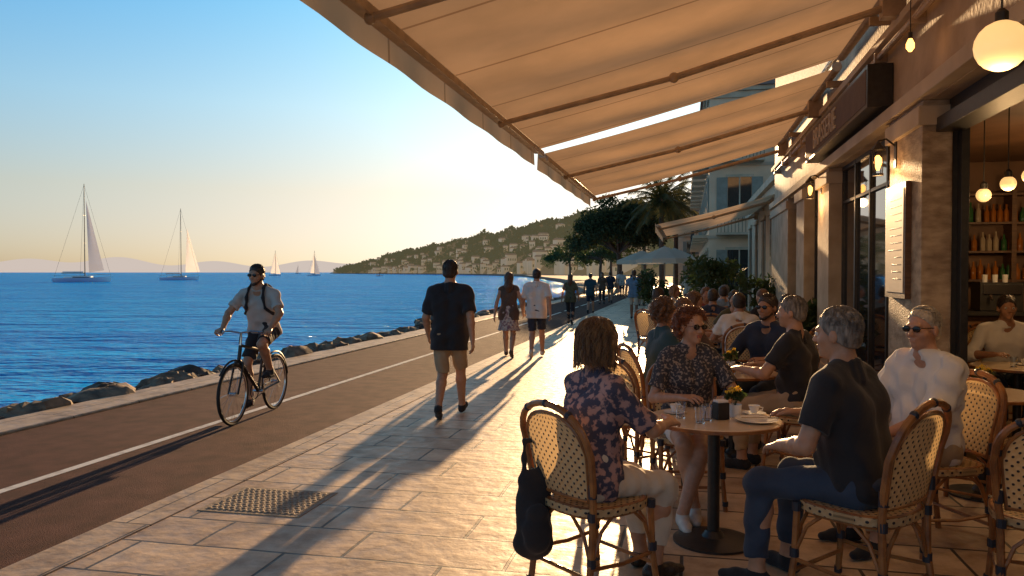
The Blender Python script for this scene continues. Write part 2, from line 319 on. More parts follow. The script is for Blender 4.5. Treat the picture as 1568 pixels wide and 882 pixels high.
def strands(E,H,style,hm,seed,n):
    rr=random.Random(seed+100); m=MB(); pi=math.pi
    for i in range(n):
        a=rr.random()*2*pi; fr=math.sin(a)   # +1 = front
        if style=='bob':
            tmax=(.80 if fr>.62 else 2.45+.25*rr.random()); t0=rr.random()*(.5 if fr>.62 else 1.9); t1=min(tmax,t0+.9+rr.random()*.5)
            rx,ry,rz=.099,.112,.100; ox=rr.uniform(-.003,.009); wv=rr.random()*6; pts=[]
            for j in range(7):
                t=t0+(t1-t0)*j/6; aa=a+.14*math.sin(t*5+wv); k=1+ox/.1+(.03*math.sin(t*8+wv))
                if t<pi/2: q=(rx*math.sin(t)*math.cos(aa)*k,-.03+ry*math.sin(t)*math.sin(aa)*k,.035+rz*math.cos(t)*k)
                else: q=(rx*math.cos(aa)*k,-.03+ry*math.sin(aa)*.96*k,.035-(t-pi/2)*.165)
                if q[1]>.055 and q[2]<.055: break
                pts.append(H(*q))
        elif style in('short','receding'):
            tmax=1.95 if fr<-.3 else (1.45 if fr<.35 else (.95 if fr<.6 else .72)); 
            if style=='receding' and fr>.3: tmax*=.62
            t0=rr.random()**.7*tmax; t1=min(t0+.32,tmax+.08); pts=[]; tw=rr.uniform(-.25,.25)
            for j in range(4):
                t=t0+(t1-t0)*j/3; k=1.0+.018*j*rr.random()
                aa=a+tw*j/3; pts.append(H(.0825*math.sin(t)*math.cos(aa)*k,-.016+.1015*math.sin(t)*math.sin(aa)*k,.036+.0945*math.cos(t)*k))
        else:
            v=Vector((rr.gauss(0,1),rr.gauss(0,1),rr.gauss(.2,1))).normalized()
            if v.y*.9-v.z*.42>.33 or v.z<-.8: continue
            u1=v.orthogonal().normalized(); u2=v.cross(u1); u1,u2=u1*math.cos(a)+u2*math.sin(a),u2*math.cos(a)-u1*math.sin(a); R0=.095+.035*rr.random(); pts=[]; cr_=.006+.006*rr.random(); ln=.05
            for j in range(11):
                ph=j*.95; p=v*(R0+cr_*math.cos(ph))+u1*(ln*(j/10-.5))+u2*cr_*math.sin(ph)
                q=(p.x,-.02+p.y,.012+p.z*1.05)
                if q[1]*.9-q[2]*.42>.075: break
                pts.append(H(*q))
        if len(pts)>2: m.tube(pts,[.0016]*(len(pts)-1)+[.0005],0,3)
    m.obj('hair_strands',[hm],E,ang=180)
def person(name,loc,fc,s=1.,P=(0,0,.56),lean=5,side=0,tw=0,hy=0,hp=0,hands=None,poles=None,hn=None,hd=None,curl=.35,feet=None,kp=None,fem=0,belly=0,
           top='c_black',sl=.6,hem=None,bot='c_khaki',leg=.85,skirt=0,shoe='c_black',collar=.007,hair='short',hm='hair_dark',skin='skin0',glasses=0,h=.012,z=0.,beard=0,seed=1,off=.011,strap=0,fold=.006):
    E=empty(name,(loc[0],loc[1],z),face(*fc),s); R_=math.radians
    P=Vector(P); sit=P.z<.8; fine=h<.0125
    U=(Matrix.Rotation(-R_(lean),3,'X')@Matrix.Rotation(R_(side),3,'Y'))@Z
    R=Vector((math.cos(R_(tw)),math.sin(R_(tw)),0)); R=(R-U*R.dot(U)).normalized(); Fw=U.cross(R); Rh=Vector((1,0,0))
    hands=hands or [(.18,.40,.80),(-.18,.40,.80)]; feet=feet or [(.11,.42,.085,8,0),(-.11,.42,.085,-8,0)]
    poles=poles or [(.7,-.5,-.6),(-.7,-.5,-.6)]; kp=kp or [(0.15,1,.6),(-.15,1,.6)]
    sj=.165 if fem else .188; ar=.043 if fem else .051
    M=Matrix.Rotation(R_(tw+hy),3,'Z')@Matrix.Rotation(-R_(hp),3,'X'); hr,hf,hu=M@Vector((1,0,0)),M@Vector((0,1,0)),M@Z
    nb=P+U*.525; hc=nb+U*.06+Z*.102+hf*.022
    H=lambda x,y,w:hc+hr*x+hf*y+hu*w; HA=(hr,hf,hu)
    def torso(F,o,k=.045,low=0):
        hw,r0,ww,r1,cw,r2,sw,r3=(.085,.108,.045,.088,.065,.098,.135,.045) if fem else (.08,.103,.062,.100,.085,.113,.155,.054)
        for q in(-1,1):
            a=P+Rh*q*hw;b=P+U*.2+R*q*ww;c=P+U*.35+R*q*cw;d=P+U*.468+R*q*sw
            F.c(a,b,r0+o,r1+o,k);F.c(b,c,r1+o,r2+o,k,fl=(Fw,.95));F.c(c,d,r2+o,r3+o,k,fl=(Fw,.95))
            F.c(P+Rh*q*hw*.8-Fw*.035,P+Rh*q*hw*.8-Fw*.035+U*.04,.085+o,.07+o,k)
            if low: F.c(a,a-U*low,r0+o,r0+o+.006,k)
            if fem: F.e(P+U*.345+Fw*.075+R*q*.065,(.06+o,.055+o,.058+o),(R,Fw,U),k)
            F.c(P+U*.49+R*q*.11,P+U*.535+R*q*.02,.045+o*.7,.045+o*.5,k)
        if belly: F.e(P+U*.13+Fw*(.05+.04*belly),(.12+o,.10+o,.13+o),(R,Fw,U),.06)
    A={}
    for i,q in enumerate((1,-1)):
        sh=P+U*.462+R*q*sj; el,wr=ik(sh,hands[i],.29,.255,poles[i]); hp_=P+Rh*q*.09
        kn,an=ik(hp_,feet[i][:3],.435,.42,kp[i]); A[i]=(sh,el,wr,hp_,kn,an)
    sk=SDF(); torso(sk,0)
    sk.c(nb-U*.03,H(0,-.02,-.06),.056 if not fem else .047,.052 if not fem else .045,k=.04)
    sk.e(H(0,-.012,.033),(.074,.094,.086),HA,.02); sk.e(H(0,.018,-.028),(.060,.074,.083),HA,.02)
    sk.c(H(0,.03,-.072),H(0,.066,-.094),.036,.021,k=.03)
    for q in(-1,1):
        sk.e(H(q*.036,.052,-.028),(.028,.026,.026),HA,.02); sk.e(H(q*.077,-.006,-.012),(.011,.021,.032),HA,.008)
        sk.e(H(q*.010,.094,-.032),(.009,.010,.008),HA,.008)
    sk.c(H(-.032,.080,.020),H(.032,.080,.020),.012,k=.015)
    sk.c(H(0,.088,.008),H(0,.108,-.028),.008,.0115,k=.01)
    sk.c(H(-.017,.084,-.056),H(.017,.084,-.056),.0075,k=.006); sk.c(H(-.014,.083,-.068),H(.014,.083,-.068),.0075,k=.006)
    for i,q in enumerate((1,-1)):
        sh,el,wr,hj,kn,an=A[i]; d=(wr-el).normalized()
        sk.c(sh,el,ar,ar*.80,k=.03); sk.c(el,el+(wr-el)*.3,ar*.80,ar*.80,k=.02); sk.c(el+(wr-el)*.3,wr,ar*.80,ar*.54,k=.02)
        n=Vector(hn[i]) if hn else (Vector((-q,.1,0)) if not sit else Vector((-q*.3,0,-1)))
        dd=Vector(hd[i]) if hd and hd[i] else d
        hand(sk,wr,dd,n,q,curl,fine)
        lr=.084 if not fem else .085
        sk.c(hj,kn,lr,.054,k=.04); cf=kn+(an-kn)*.3; back=(Vector((0,-1,0))-(an-kn).normalized()*Vector((0,-1,0)).dot((an-kn).normalized()))*.012
        sk.c(kn,cf+back,.053,.056,k=.02); sk.c(cf+back,an,.056,.036,k=.02)
        fy,fp=R_(-feet[i][3]),R_(feet[i][4]); t=Vector((-math.sin(fy)*math.cos(fp),math.cos(fy)*math.cos(fp),-math.sin(fp))); lt=t.cross(Z).normalized(); u=lt.cross(t)
        A[i]=A[i]+(t,u)
        sk.c(an-t*.035-u*.04,an+t*.10-u*.052,.033,.028,k=.03); sk.c(an+t*.10-u*.052,an+t*.155-u*.056,.028,.022,k=.02,fl=(u,.8)); sk.c(an,an-u*.03,.036,.034,k=.02)
    sk.mesh('body',h,skin,E)
    # top
    tp=SDF(); torso(tp,off,low=(.13 if not sit else 0))
    for i,q in enumerate((1,-1)):
        sh,el,wr=A[i][:3]
        if sl>0:
            if sl<=1: e=sh+(el-sh)*sl; tp.c(sh,e,ar+off+.002,ar*.9+off+.010,k=.03,cut=1)
            else: e=el+(wr-el)*(sl-1); tp.c(sh,el,ar+off+.004,ar*.85+off+.006,k=.03); tp.c(el,e,ar*.85+off+.006,ar*.7+off+.008,k=.03,cut=1)
    cr=.054 if fem else .062
    for j in range(12):
        a0,a1=[2*math.pi*x/12 for x in(j,j+1)]
        g=lambda a:nb+U*(.006-.022*math.sin(a))+R*cr*math.cos(a)+Fw*cr*math.sin(a)
        tp.c(g(a0),g(a1),collar,k=.008)
        if math.sin(a0)<.55: tp.c(g(a0)-U*.004,nb-U*.06+R*cr*1.1*math.cos(a0)+Fw*cr*1.1*math.sin(a0),collar+.002,collar+.008,k=.012)
    hm_=hem if hem is not None else (.05 if sit else .15)
    tp.mesh('top',h,top,E,noise=(fold,.13,seed),clips=[(P-U*hm_,-U)])
    if strap:
        st=SDF()
        for q in(-1,1):
            pts=[P+U*.30+R*q*.11-Fw*.14,P+U*.47+R*q*.10-Fw*.11,P+U*.565+R*q*.085-Fw*.02,P+U*.545+R*q*.09+Fw*.05,P+U*.45+R*q*.10+Fw*.118,P+U*.33+R*q*.115+Fw*.137,P+U*.24+R*q*.165+Fw*.06,P+U*.22+R*q*.14-Fw*.1]
            for a,b in zip(pts,pts[1:]): st.c(a,b,.018,k=.01)
        st.c(P+U*.18-Fw*.20,P+U*.42-Fw*.19,.11,.10,k=.03,fl=(Fw,.6)); st.mesh('backpack',h,'c_black',E,noise=(.004,.1,3))
    bt=SDF()
    for q in(-1,1):
        bt.c(P+Rh*q*.08,P+U*.13+R*q*.06,.103+off*.6,.098+off*.3,k=.04); bt.c(P+Rh*q*.065-Fw*.035,P+Rh*q*.065-Fw*.03+U*.04,.085+off,.07,k=.04)
    if skirt:
        bt.c(P+U*.05,P+U*.05-Z*(.05+skirt),.15,.19+.1*skirt,k=.04,cut=1,fl=(Vector((0,1,0)),.75))
    else:
        for i in(0,1):
            hj,kn,an=A[i][3:6]
            if leg<=1: bt.c(hj,hj+(kn-hj)*leg,.098,.078,k=.04,cut=1)
            else: bt.c(hj,kn,.096,.068,k=.04); bt.c(kn,kn+(an-kn)*(leg-1),.067,.056,k=.03,cut=1)
    bt.mesh('bottoms',h,bot,E,noise=(.006,.12,seed+9))
    so=SDF()
    for i in(0,1):
        an,t,u=A[i][5:8]
        so.c(an-t*.035-u*.045,an+t*.10-u*.050,.040,.037,k=.03);so.c(an+t*.10-u*.050,an+t*.165-u*.056,.037,.028,k=.02,fl=(u,.85));so.c(an-u*.01,an-u*.04,.043,.04,k=.02)
    so.mesh('shoes',h,shoe,E,clips=[])
    ha=SDF(); rr=random.Random(seed); cl=[]
    if hair=='short' or hair=='receding':
        g=.0 if hair=='short' else .016
        ha.e(H(0,-.016,.036),(.082-g*.2,.101,.094-g*.35),HA,.02); ha.e(H(0,-.03,-.02),(.078,.078,.075),HA,.02)
        n1=hf*.76-hu*.65; n2=hf*.55-hu*.835
        cl=[(H(0,0,0)+n1*(.022-g),n1),(H(0,0,0)+n2*.020,n2),(H(0,0,-.07),-hu)]
        ha.mesh('hair',min(h,.008),hm,E,noise=(.0035,.020,seed),clips=cl)
    elif hair=='bob':
        ha.e(H(0,-.018,.04),(.089,.106,.092),HA,.02); ha.e(H(0,-.045,-.03),(.094,.080,.095),HA,.03)
        for q in(-1,1): ha.c(H(q*.072,.0,.04),H(q*.080,-.01,-.09),.032,.026,k=.03)
        nrm=(hf*.9-hu*.42); cl=[(H(0,0,0)+nrm*.050,nrm),(H(0,0,-.11),-hu)]
        ha.mesh('hair',min(h,.008),hm,E,noise=(.0045,.030,seed),clips=cl)
    elif hair=='long':
        ha.e(H(0,-.016,.038),(.086,.104,.096),HA,.02); ha.c(H(0,-.05,.0),H(0,-.09,-.16),.085,.08,k=.04); ha.c(H(0,-.09,-.16),H(0,-.10,-.30),.08,.045,k=.04)
        nrm=(hf*.85-hu*.5); ha.mesh('hair',min(h,.012),hm,E,noise=(.006,.05,seed),clips=[(H(0,0,0)+nrm*.035,nrm)])
    elif hair=='curly':
        ha.e(H(0,-.025,.04),(.085,.10,.09),HA,.02)
        for j in range(150):
            v=Vector((rr.gauss(0,1),rr.gauss(0,1),rr.gauss(.25,1))).normalized()
            if v.y*.9-v.z*.45>.30: continue
            if v.z<-.75: continue
            rad=.098+rr.random()*.018; c=H(v.x*rad,-.02+v.y*rad,.012+v.z*rad*1.06); ha.e(c,(.014+.008*rr.random(),)*3,HA,.004)
        nrm=(hf*.9-hu*.42); ha.mesh('hair',min(h,.0075),hm,E,noise=(.004,.014,seed),clips=[(H(0,0,0)+nrm*.058,nrm)])
    if h<.0118 and hair in('short','receding','bob','curly'):
        strands(E,H,hair,hm,seed,{'bob':1100,'curly':800}.get(hair,900) if h<.008 else 420)
    if beard:
        b=SDF(); b.c(H(0,.03,-.076),H(0,.064,-.098),.038,.024,k=.03)
        for q in(-1,1): b.c(H(q*.055,.01,-.055),H(q*.02,.064,-.094),.016,.016,k=.02)
        b.mesh('beard',h,hm,E,noise=(.003,.02,4))
    if fine:
        if glasses:
            g=SDF()
            for q in(-1,1):
                g.e(H(q*.033,.097,.004),(.027,.006,.020),HA,.003); g.c(H(q*.058,.090,.010),H(q*.082,.0,.006),.0028,k=.002)
            g.c(H(-.012,.101,.009),H(.012,.101,.009),.003,k=.002); g.mesh('sunglasses',.0040,'lens',E)
        else:
            m=MB()
            for q in(-1,1): m.sph(H(q*.031,.083,.002),.0115,0,10); m.sph(H(q*.031,.0905,.002),.0055,1,8)
            m.obj('eyes',['eyew','hair_dark'],E)
        l=SDF(); l.c(H(-.018,.0865,-.056),H(.018,.0865,-.056),.0068,k=.003); l.c(H(-.015,.0855,-.067),H(.015,.0855,-.067),.0068,k=.003); l.mesh('lips',.004,'lip' if fem else skin,E)
    return E
def walk(name,loc,fc,ph=1,**k):
    f=[(.09,.27,.10,5,-12),(-.08,-.24,.15,-5,35)] if ph>0 else [(.08,-.24,.15,5,35),(-.09,.27,.10,-5,-12)]
    hd_=[(.27,-.13,.86),(-.27,.17,.89)] if ph>0 else [(.27,.17,.89),(-.27,-.13,.86)]
    d=dict(P=(0,0,.905),lean=2,feet=f,hands=hd_,poles=[(.3,-1,0),(-.3,-1,0)],kp=[(0,1,.1),(0,1,.1)],curl=.45); d.update(k)
    return person(name,loc,fc,**d)
# ================================================================ SETTING
m=MB(); m.add([(-16000,-3000,-1),(16000,-3000,-1),(16000,26000,-1),(-16000,26000,-1)],[(0,1,2,3)]); m.obj('sea',['sea'])
pts=[S(-7.2,-30),S(-7.2,62)]+[Vector(p) for p in [(8,95,0),(12,150,0),(13,210,0),(11,350,0),(6,500,0),(-25,700,0),(-63,900,0),(-184,1200,0),(-336,1500,0),(-362,1560,0),(-250,1800,0),(400,2700,0),(3000,2700,0),(3000,-60,0)]]+[S(5,-30)]
m=MB(); m.add([(p.x,p.y,-.065) for p in pts],[tuple(range(len(pts)))[::-1]]); n=len(pts)
m.add([(p.x,p.y,-.065) for p in pts]+[(p.x,p.y,-3) for p in pts],[(i,(i+1)%n,n+(i+1)%n,n+i) for i in range(n)]); m.obj('ground',['ground'])
m=MB(); m.grid(lambda u,v:(-6.85+3.25*u,-20+82*v,-.05),1,1); m.obj('bike_path_road',['asphalt'],rz=TH)
m=MB(); m.box(-3.35,9,-20,120,-.3,0); m.obj('promenade_pavement',['paving'],rz=TH)
m=MB(); m.box(-3.66,-3.352,-20,90,-.3,.006); m.obj('pavement_kerb',['kerb_stone'],rz=TH,bevel=.008)
m=MB(); m.box(-7.50,-6.86,-20,80,-2.5,-.02); m.obj('sea_wall_kerb',['kerb_stone'],rz=TH,bevel=.02)
m=MB()
y=-6.
while y<60:
    L=4.4; m.box(-5.16,-5.07,y,y+L,-.0495,-.046); y+=L+(.0 if y<8 else 1.1)
m.obj('bike_path_marking',['white_line'],rz=TH)
def rock(m,c,r,mi,sq=(1,1,.7)):
    vs=[];fs=[];nu,nv=14,9; nd=[(RN.normal(size=3),RN.rand()*.4+.42) for _ in range(16)]; nd=[(a/np.linalg.norm(a),b) for a,b in nd]
    for i in range(nv+1):
        for j in range(nu):
            t=math.pi*i/nv;p=2*math.pi*j/nu; d=np.array((math.sin(t)*math.cos(p),math.sin(t)*math.sin(p),math.cos(t))); q=1.
            for a,b in nd:
                dt=d@a
                if dt>0: q=min(q,b/max(dt,1e-3))
            q*=1+.05*RN.randn()
            vs.append((c[0]+d[0]*q*r*sq[0],c[1]+d[1]*q*r*sq[1],c[2]+d[2]*q*r*sq[2]))
    for i in range(nv):
        for j in range(nu): fs.append((i*nu+j,i*nu+(j+1)%nu,(i+1)*nu+(j+1)%nu,(i+1)*nu+j))
    m.add(vs,fs,mi)
m=MB(); y=2.
while y<72:
    for k in range(10):
        x=-7.55-RN.rand()*(.4+.17*k); r=.16+RN.rand()**1.7*.30; z=-.17-.42*max(0,(abs(x)-7.8))/1.0+RN.rand()*.09
        rock(m,(x-.05,y+RN.rand()*.6,z),r,0 if RN.rand()>.25 else 1,(1.15,1.35,.72))
    y+=.5+y*.006
rock(m,(-8.4,11.2,-.40),.52,1,(1.3,1,.6)); rock(m,(-7.9,24,.0),.62,1,(1.5,1.5,.55)); rock(m,(-9.0,9.8,-.75),.42,1)
m.obj('shore_rocks',['rock','rock_dark'],rz=TH,ang=18)
m=MB(); m.box(-3.26,-2.50,4.74,5.34,-.02,.004,0); m.box(-3.22,-2.54,4.78,5.30,-.01,.006,0)
for i in range(15):
    for j in range(13): m.rev([(.016,0),(.013,.003),(.006,.0045)],(-3.20+i*.0445+(j%2)*.015,4.80+j*.040,.0055),7,1)
m.obj('manhole_cover',['drain','drain'],rz=TH)
# ---------------- restaurant
RB=empty('restaurant_building',(0,0,0),TH)
m=MB()
m.box(1.96,2.5,1.0,18.7,3.05,9.5,0)
for a,b in((.2,1.8),(11.4,12.3),(13.7,14.6),(15.8,18.7)): m.box(1.90,2.3,a,b,0,3.048,0); m.box(1.86,2.32,a-.03,b+.03,2.84,3.0,2); m.box(1.87,2.32,a-.02,b+.02,0,.35,2)
m.box(1.90,2.13,7.07,8.12,0,3.048,1); m.box(1.86,2.16,7.04,8.15,2.84,3.0,2)
m.box(1.84,1.958,1,18.7,3.05,3.17,2); m.box(1.88,1.958,1,18.7,3.9,3.98,2)
m.box(2.502,8,18.3,18.7,0,9.5,0); m.obj('walls',['stone','travertine','stone_light'],RB,bevel=.006)
m=MB()
def frame(y0,y1,z0,z1,nm,x=2.1,t=.055,gl=1,tr=.5):
    m.box(x-.03,x+.04,y0,y1,z1-t,z1,0); m.box(x-.03,x+.04,y0,y1,z0,z0+t*2,0)
    for i in range(nm+1):
        yy=y0+(y1-y0-t)*i/nm; m.box(x-.033,x+.043,yy,yy+t,z0,z1-.001,0)
    m.box(x-.028,x+.038,y0,y1,z1-tr,z1-tr+.04,0)
    if gl: m.box(x+.0,x+.01,y0+.01,y1-.01,z0+.01,z1-.01,1)
frame(8.12,11.4,0,3.05,4); frame(12.3,13.7,.35,3.05,2); frame(14.6,15.8,.35,3.05,2)
m.box(2.0,2.1,12.3,13.7,0,.35,2);m.box(2.0,2.1,14.6,15.8,0,.35,2)
m.box(2.131,2.24,7.08,7.16,0,3.05,0); m.box(2.17,2.23,6.98,7.07,0,3.0,0); m.box(2.10,2.30,1.8,7.06,2.90,3.045,0); m.box(2.0,2.2,1.8,7.06,2.78,2.895,0)
m.obj('shopfront_frames',['dark_metal','glass_dark','stone_light'],RB,bevel=.003)
m=MB()
m.box(2.31,9,.5,12.4,-.0,.012,1); m.box(2.35,9,12.4,12.55,0,3.4,0); m.box(8.9,9,.5,12.4,0,3.4,0); m.box(2.52,9,.5,12.4,3.2,3.3,0); m.box(2.1,9,.3,.5,0,3.3,0)
m.box(2.8,8,11.1,11.6,.0,1.08,2); m.box(2.75,8,11.0,11.65,1.08,1.13,3)
for zz in(1.5,1.9,2.3,2.7): m.box(2.9,8,12.1,12.38,zz,zz+.03,2)
for x in(3.4,4.4,5.4,6.4): m.box(x,x+.06,12.09,12.39,1.0,2.95,2)
m.obj('interior',['int_wall','int_floor','wood','dark_metal'],RB)
m=MB()
for zz in(1.53,1.93,2.33):
    x=3.0
    while x<7.5:
        q=int(RN.choice([0,1,1,2],1)[0]); hh=.2+RN.rand()*.1; m.rev([(.033,0),(.036,.01),(.036,hh*.6),(.013,hh*.78),(.012,hh)],(x,12.2,zz),8,q); x+=.08+RN.rand()*.03
m.obj('bottles',['bottle_g','bottle_a','bottle_c'],RB)
m=MB(); m.box(3.7,4.2,11.15,11.5,1.14,1.5,0); m.box(3.73,4.17,11.12,11.15,1.35,1.47,1)
for x in(3.8,3.92,4.04): m.rev([(.03,0),(.035,.1)],(x,11.3,1.5),10,2)
m.tube([(3.8,11.1,1.33),(3.8,11.04,1.28)],.02,1);m.tube([(4.05,11.1,1.33),(4.05,11.04,1.28)],.02,1)
m.obj('coffee_machine',['dark_metal','chrome','porcelain'],RB)
m=MB(); m.box(1.72,1.955,8.25,12.3,3.24,3.66,0); m.box(1.715,1.72,8.3,12.25,3.28,3.62,1); so=m.obj('sign_box',['dark_metal','c_brown'],RB,bevel=.005)
tx=bpy.data.curves.new('sign_text','FONT'); tx.body='BRASSERIE'; tx.size=.36; tx.extrude=.008; to=bpy.data.objects.new('sign_text',tx); sc.collection.objects.link(to)
to.parent=RB; to.matrix_local=Matrix(((0,0,-1,1.708),(-1,0,0,11.5),(0,1,0,3.33),(0,0,0,1))); tx.materials.append(mm('stone_light'))
m=MB(); m.box(1.85,1.898,7.36,8.05,1.40,2.42,0); m.box(1.845,1.85,7.41,8.0,1.45,2.37,1)
for i in range(12): m.box(1.8435,1.8445,7.47,7.47+.2+RN.rand()*.25,2.28-i*.065,2.288-i*.065,2)
m.obj('menu_board',['wood','board','dark_metal'],None,rz=TH,bevel=.004)
def plight(par,loc,en,c=(1,.55,.22),r=.06):
    l=bpy.data.lights.new('lamp_light','POINT'); l.energy=en; l.color=c; l.shadow_soft_size=r; lo=bpy.data.objects.new('lamp_light',l); sc.collection.objects.link(lo); lo.parent=par; lo.location=loc
def lantern(y,z):
    m=MB(); m.box(-.005,.02,-.04,.04,-.12,.12,0); m.tube([(0,0,.08),(-.08,0,.15),(-.15,0,.13)],.009,0); m.rev([(.06,0),(.07,.01),(.03,.06),(.008,.09)],(-.15,0,.04),8,0)
    for a in range(4): q=a*math.pi/2+.78; m.tube([(-.15+.06*math.cos(q),.06*math.sin(q),.04),(-.15+.045*math.cos(q),.045*math.sin(q),-.17)],.005,0,5)
    m.rev([(.05,-.19),(.052,-.17)],(-.15,0,0),8,0); m.rev([(.012,-.14),(.036,-.07),(.034,-.03),(.012,0)],(-.15,0,0),12,1)
    e=empty('wall_lantern',S(1.895,y,z),TH); m.obj('lantern',['dark_metal','bulb_lit'],e); plight(e,(-.15,0,-.26),9)
lantern(7.9,2.72); lantern(12.0,2.88)
def globe(x,y,z,r,top,en=5,name='globe_lamp'):
    e=empty(name,S(x,y,z),TH); m=MB(); m.sph((0,0,0),r,0,24); m.rev([(.03,r-.01),(.03,r+.04),(.012,r+.06)],(0,0,0),12,1); m.tube([(0,0,r+.05),(0,0,top-z)],.005,1,6); m.obj('lamp',['globe_lit','dark_metal'],e)
    if en: plight(e,(0,0,-r-.06),en,(1,.6,.26),.1)
globe(1.48,4.22,2.72,.12,4.1,9)
for x,y,z,en in((2.60,7.78,2.32,0),(2.66,7.40,2.38,12),(2.75,7.2,2.42,0),(3.9,9.6,2.35,40),(4.5,10.2,2.5,0),(5.2,9.6,2.6,25),(3.6,4.8,2.5,15)): globe(x,y,z,.062,3.2,en,'pendant_lamp')
e=empty('hanging_bulb',S(1.72,6.75,3.42),TH); m=MB(); m.rev([(.012,-.05),(.032,-.02),(.032,.01),(.014,.05)],(0,0,0),12,0); m.rev([(.016,.05),(.016,.1)],(0,0,0),10,1); m.tube([(0,0,.1),(0,0,.7)],.004,1,5); m.obj('bulb',['bulb_lit','dark_metal'],e)
# ---------------- awnings
def awning(name,x0,z0,x1,z1,y0,y1,val=.23,arms=(),fab='awning_fabric'):
    e=empty(name,(0,0,0),TH); m=MB(); nz=random.random()*9
    def fz(u,v):
        x=x0+(x1-x0)*u;y=y0+(y1-y0)*v; return (x,y,z0+(z1-z0)*u-math.sin(math.pi*u)*(.05*(1+.3*math.sin(y*2.6+nz))+.014*math.sin(y*5+u*3+nz)))
    m.grid(fz,24,60)
    m.grid(lambda u,v:(x1-.055-.010*math.sin(v*(y1-y0)*5+nz)*u,y0+(y1-y0)*v,z1+.03-val*u),5,60)
    m.obj('canopy_fabric',[fab],e,ang=60)
    m=MB(); m.box(x1-.045,x1+.06,y0-.01,y1+.01,z1-.055,z1-.004,0); m.box(x1+.062,x1+.085,y0,y1,z1-.09,z1-.03,0)
    m.tube([(x0+.02,y0,z0+.02),(x0+.02,y1,z0+.02)],.062,0,14)
    dx=x0-x1
    for a in arms:
        s=(z0-z1); zz=lambda t:z1+s*t-.13-.03*math.sin(math.pi*t)
        pm=(x1+dx*.48,a+.14,zz(.48)); m.tube([(x1+.05,a,zz(0)+.03),pm],.028,0,8); m.tube([pm,(x0-.02,a+.02,zz(1)-.03)],.034,0,8)
        m.sph(pm,.052,0,10); m.box(x0-.06,x0+.14,a-.05,a+.09,z0-.26,z0+.1,0); m.sph((x1+.06,a,zz(0)+.03),.04,0,8)
    if arms:
        for yy in np.arange(y0+.4,y1,1.9): m.box(x0-.03,x0+.17,yy,yy+.06,z0-.14,z0-.06,0)
    m.obj('folding_arms',['awn_metal'],e,bevel=.004)
awning('awning',1.80,4.22,-1.90,3.24,-1.5,10.15,.24,(1.2,4.4,7.8))
awning('awning',1.80,4.16,-1.90,3.22,10.42,16.4,.24,(12.2,16.1))
awning('awning',2.25,3.62,-.72,2.86,20.5,27.5,.22,(21,27),'awning_fabric2')
m=MB(); m.tube([(1.88,1,3.78),(1.88,18,3.78)],.03,0,8); m.tube([(1.9,1,4.45),(1.9,18.4,4.45)],.045,0,8)
for y in np.arange(2,18,1.3): m.box(1.84,1.958,y,y+.05,3.73,3.83,0)
m.tube([(1.80,4.3,3.72),(1.7,5.6,3.66),(1.8,7,3.72)],.008,0,5)
m.obj('conduit_pipes',['awn_metal'],RB)
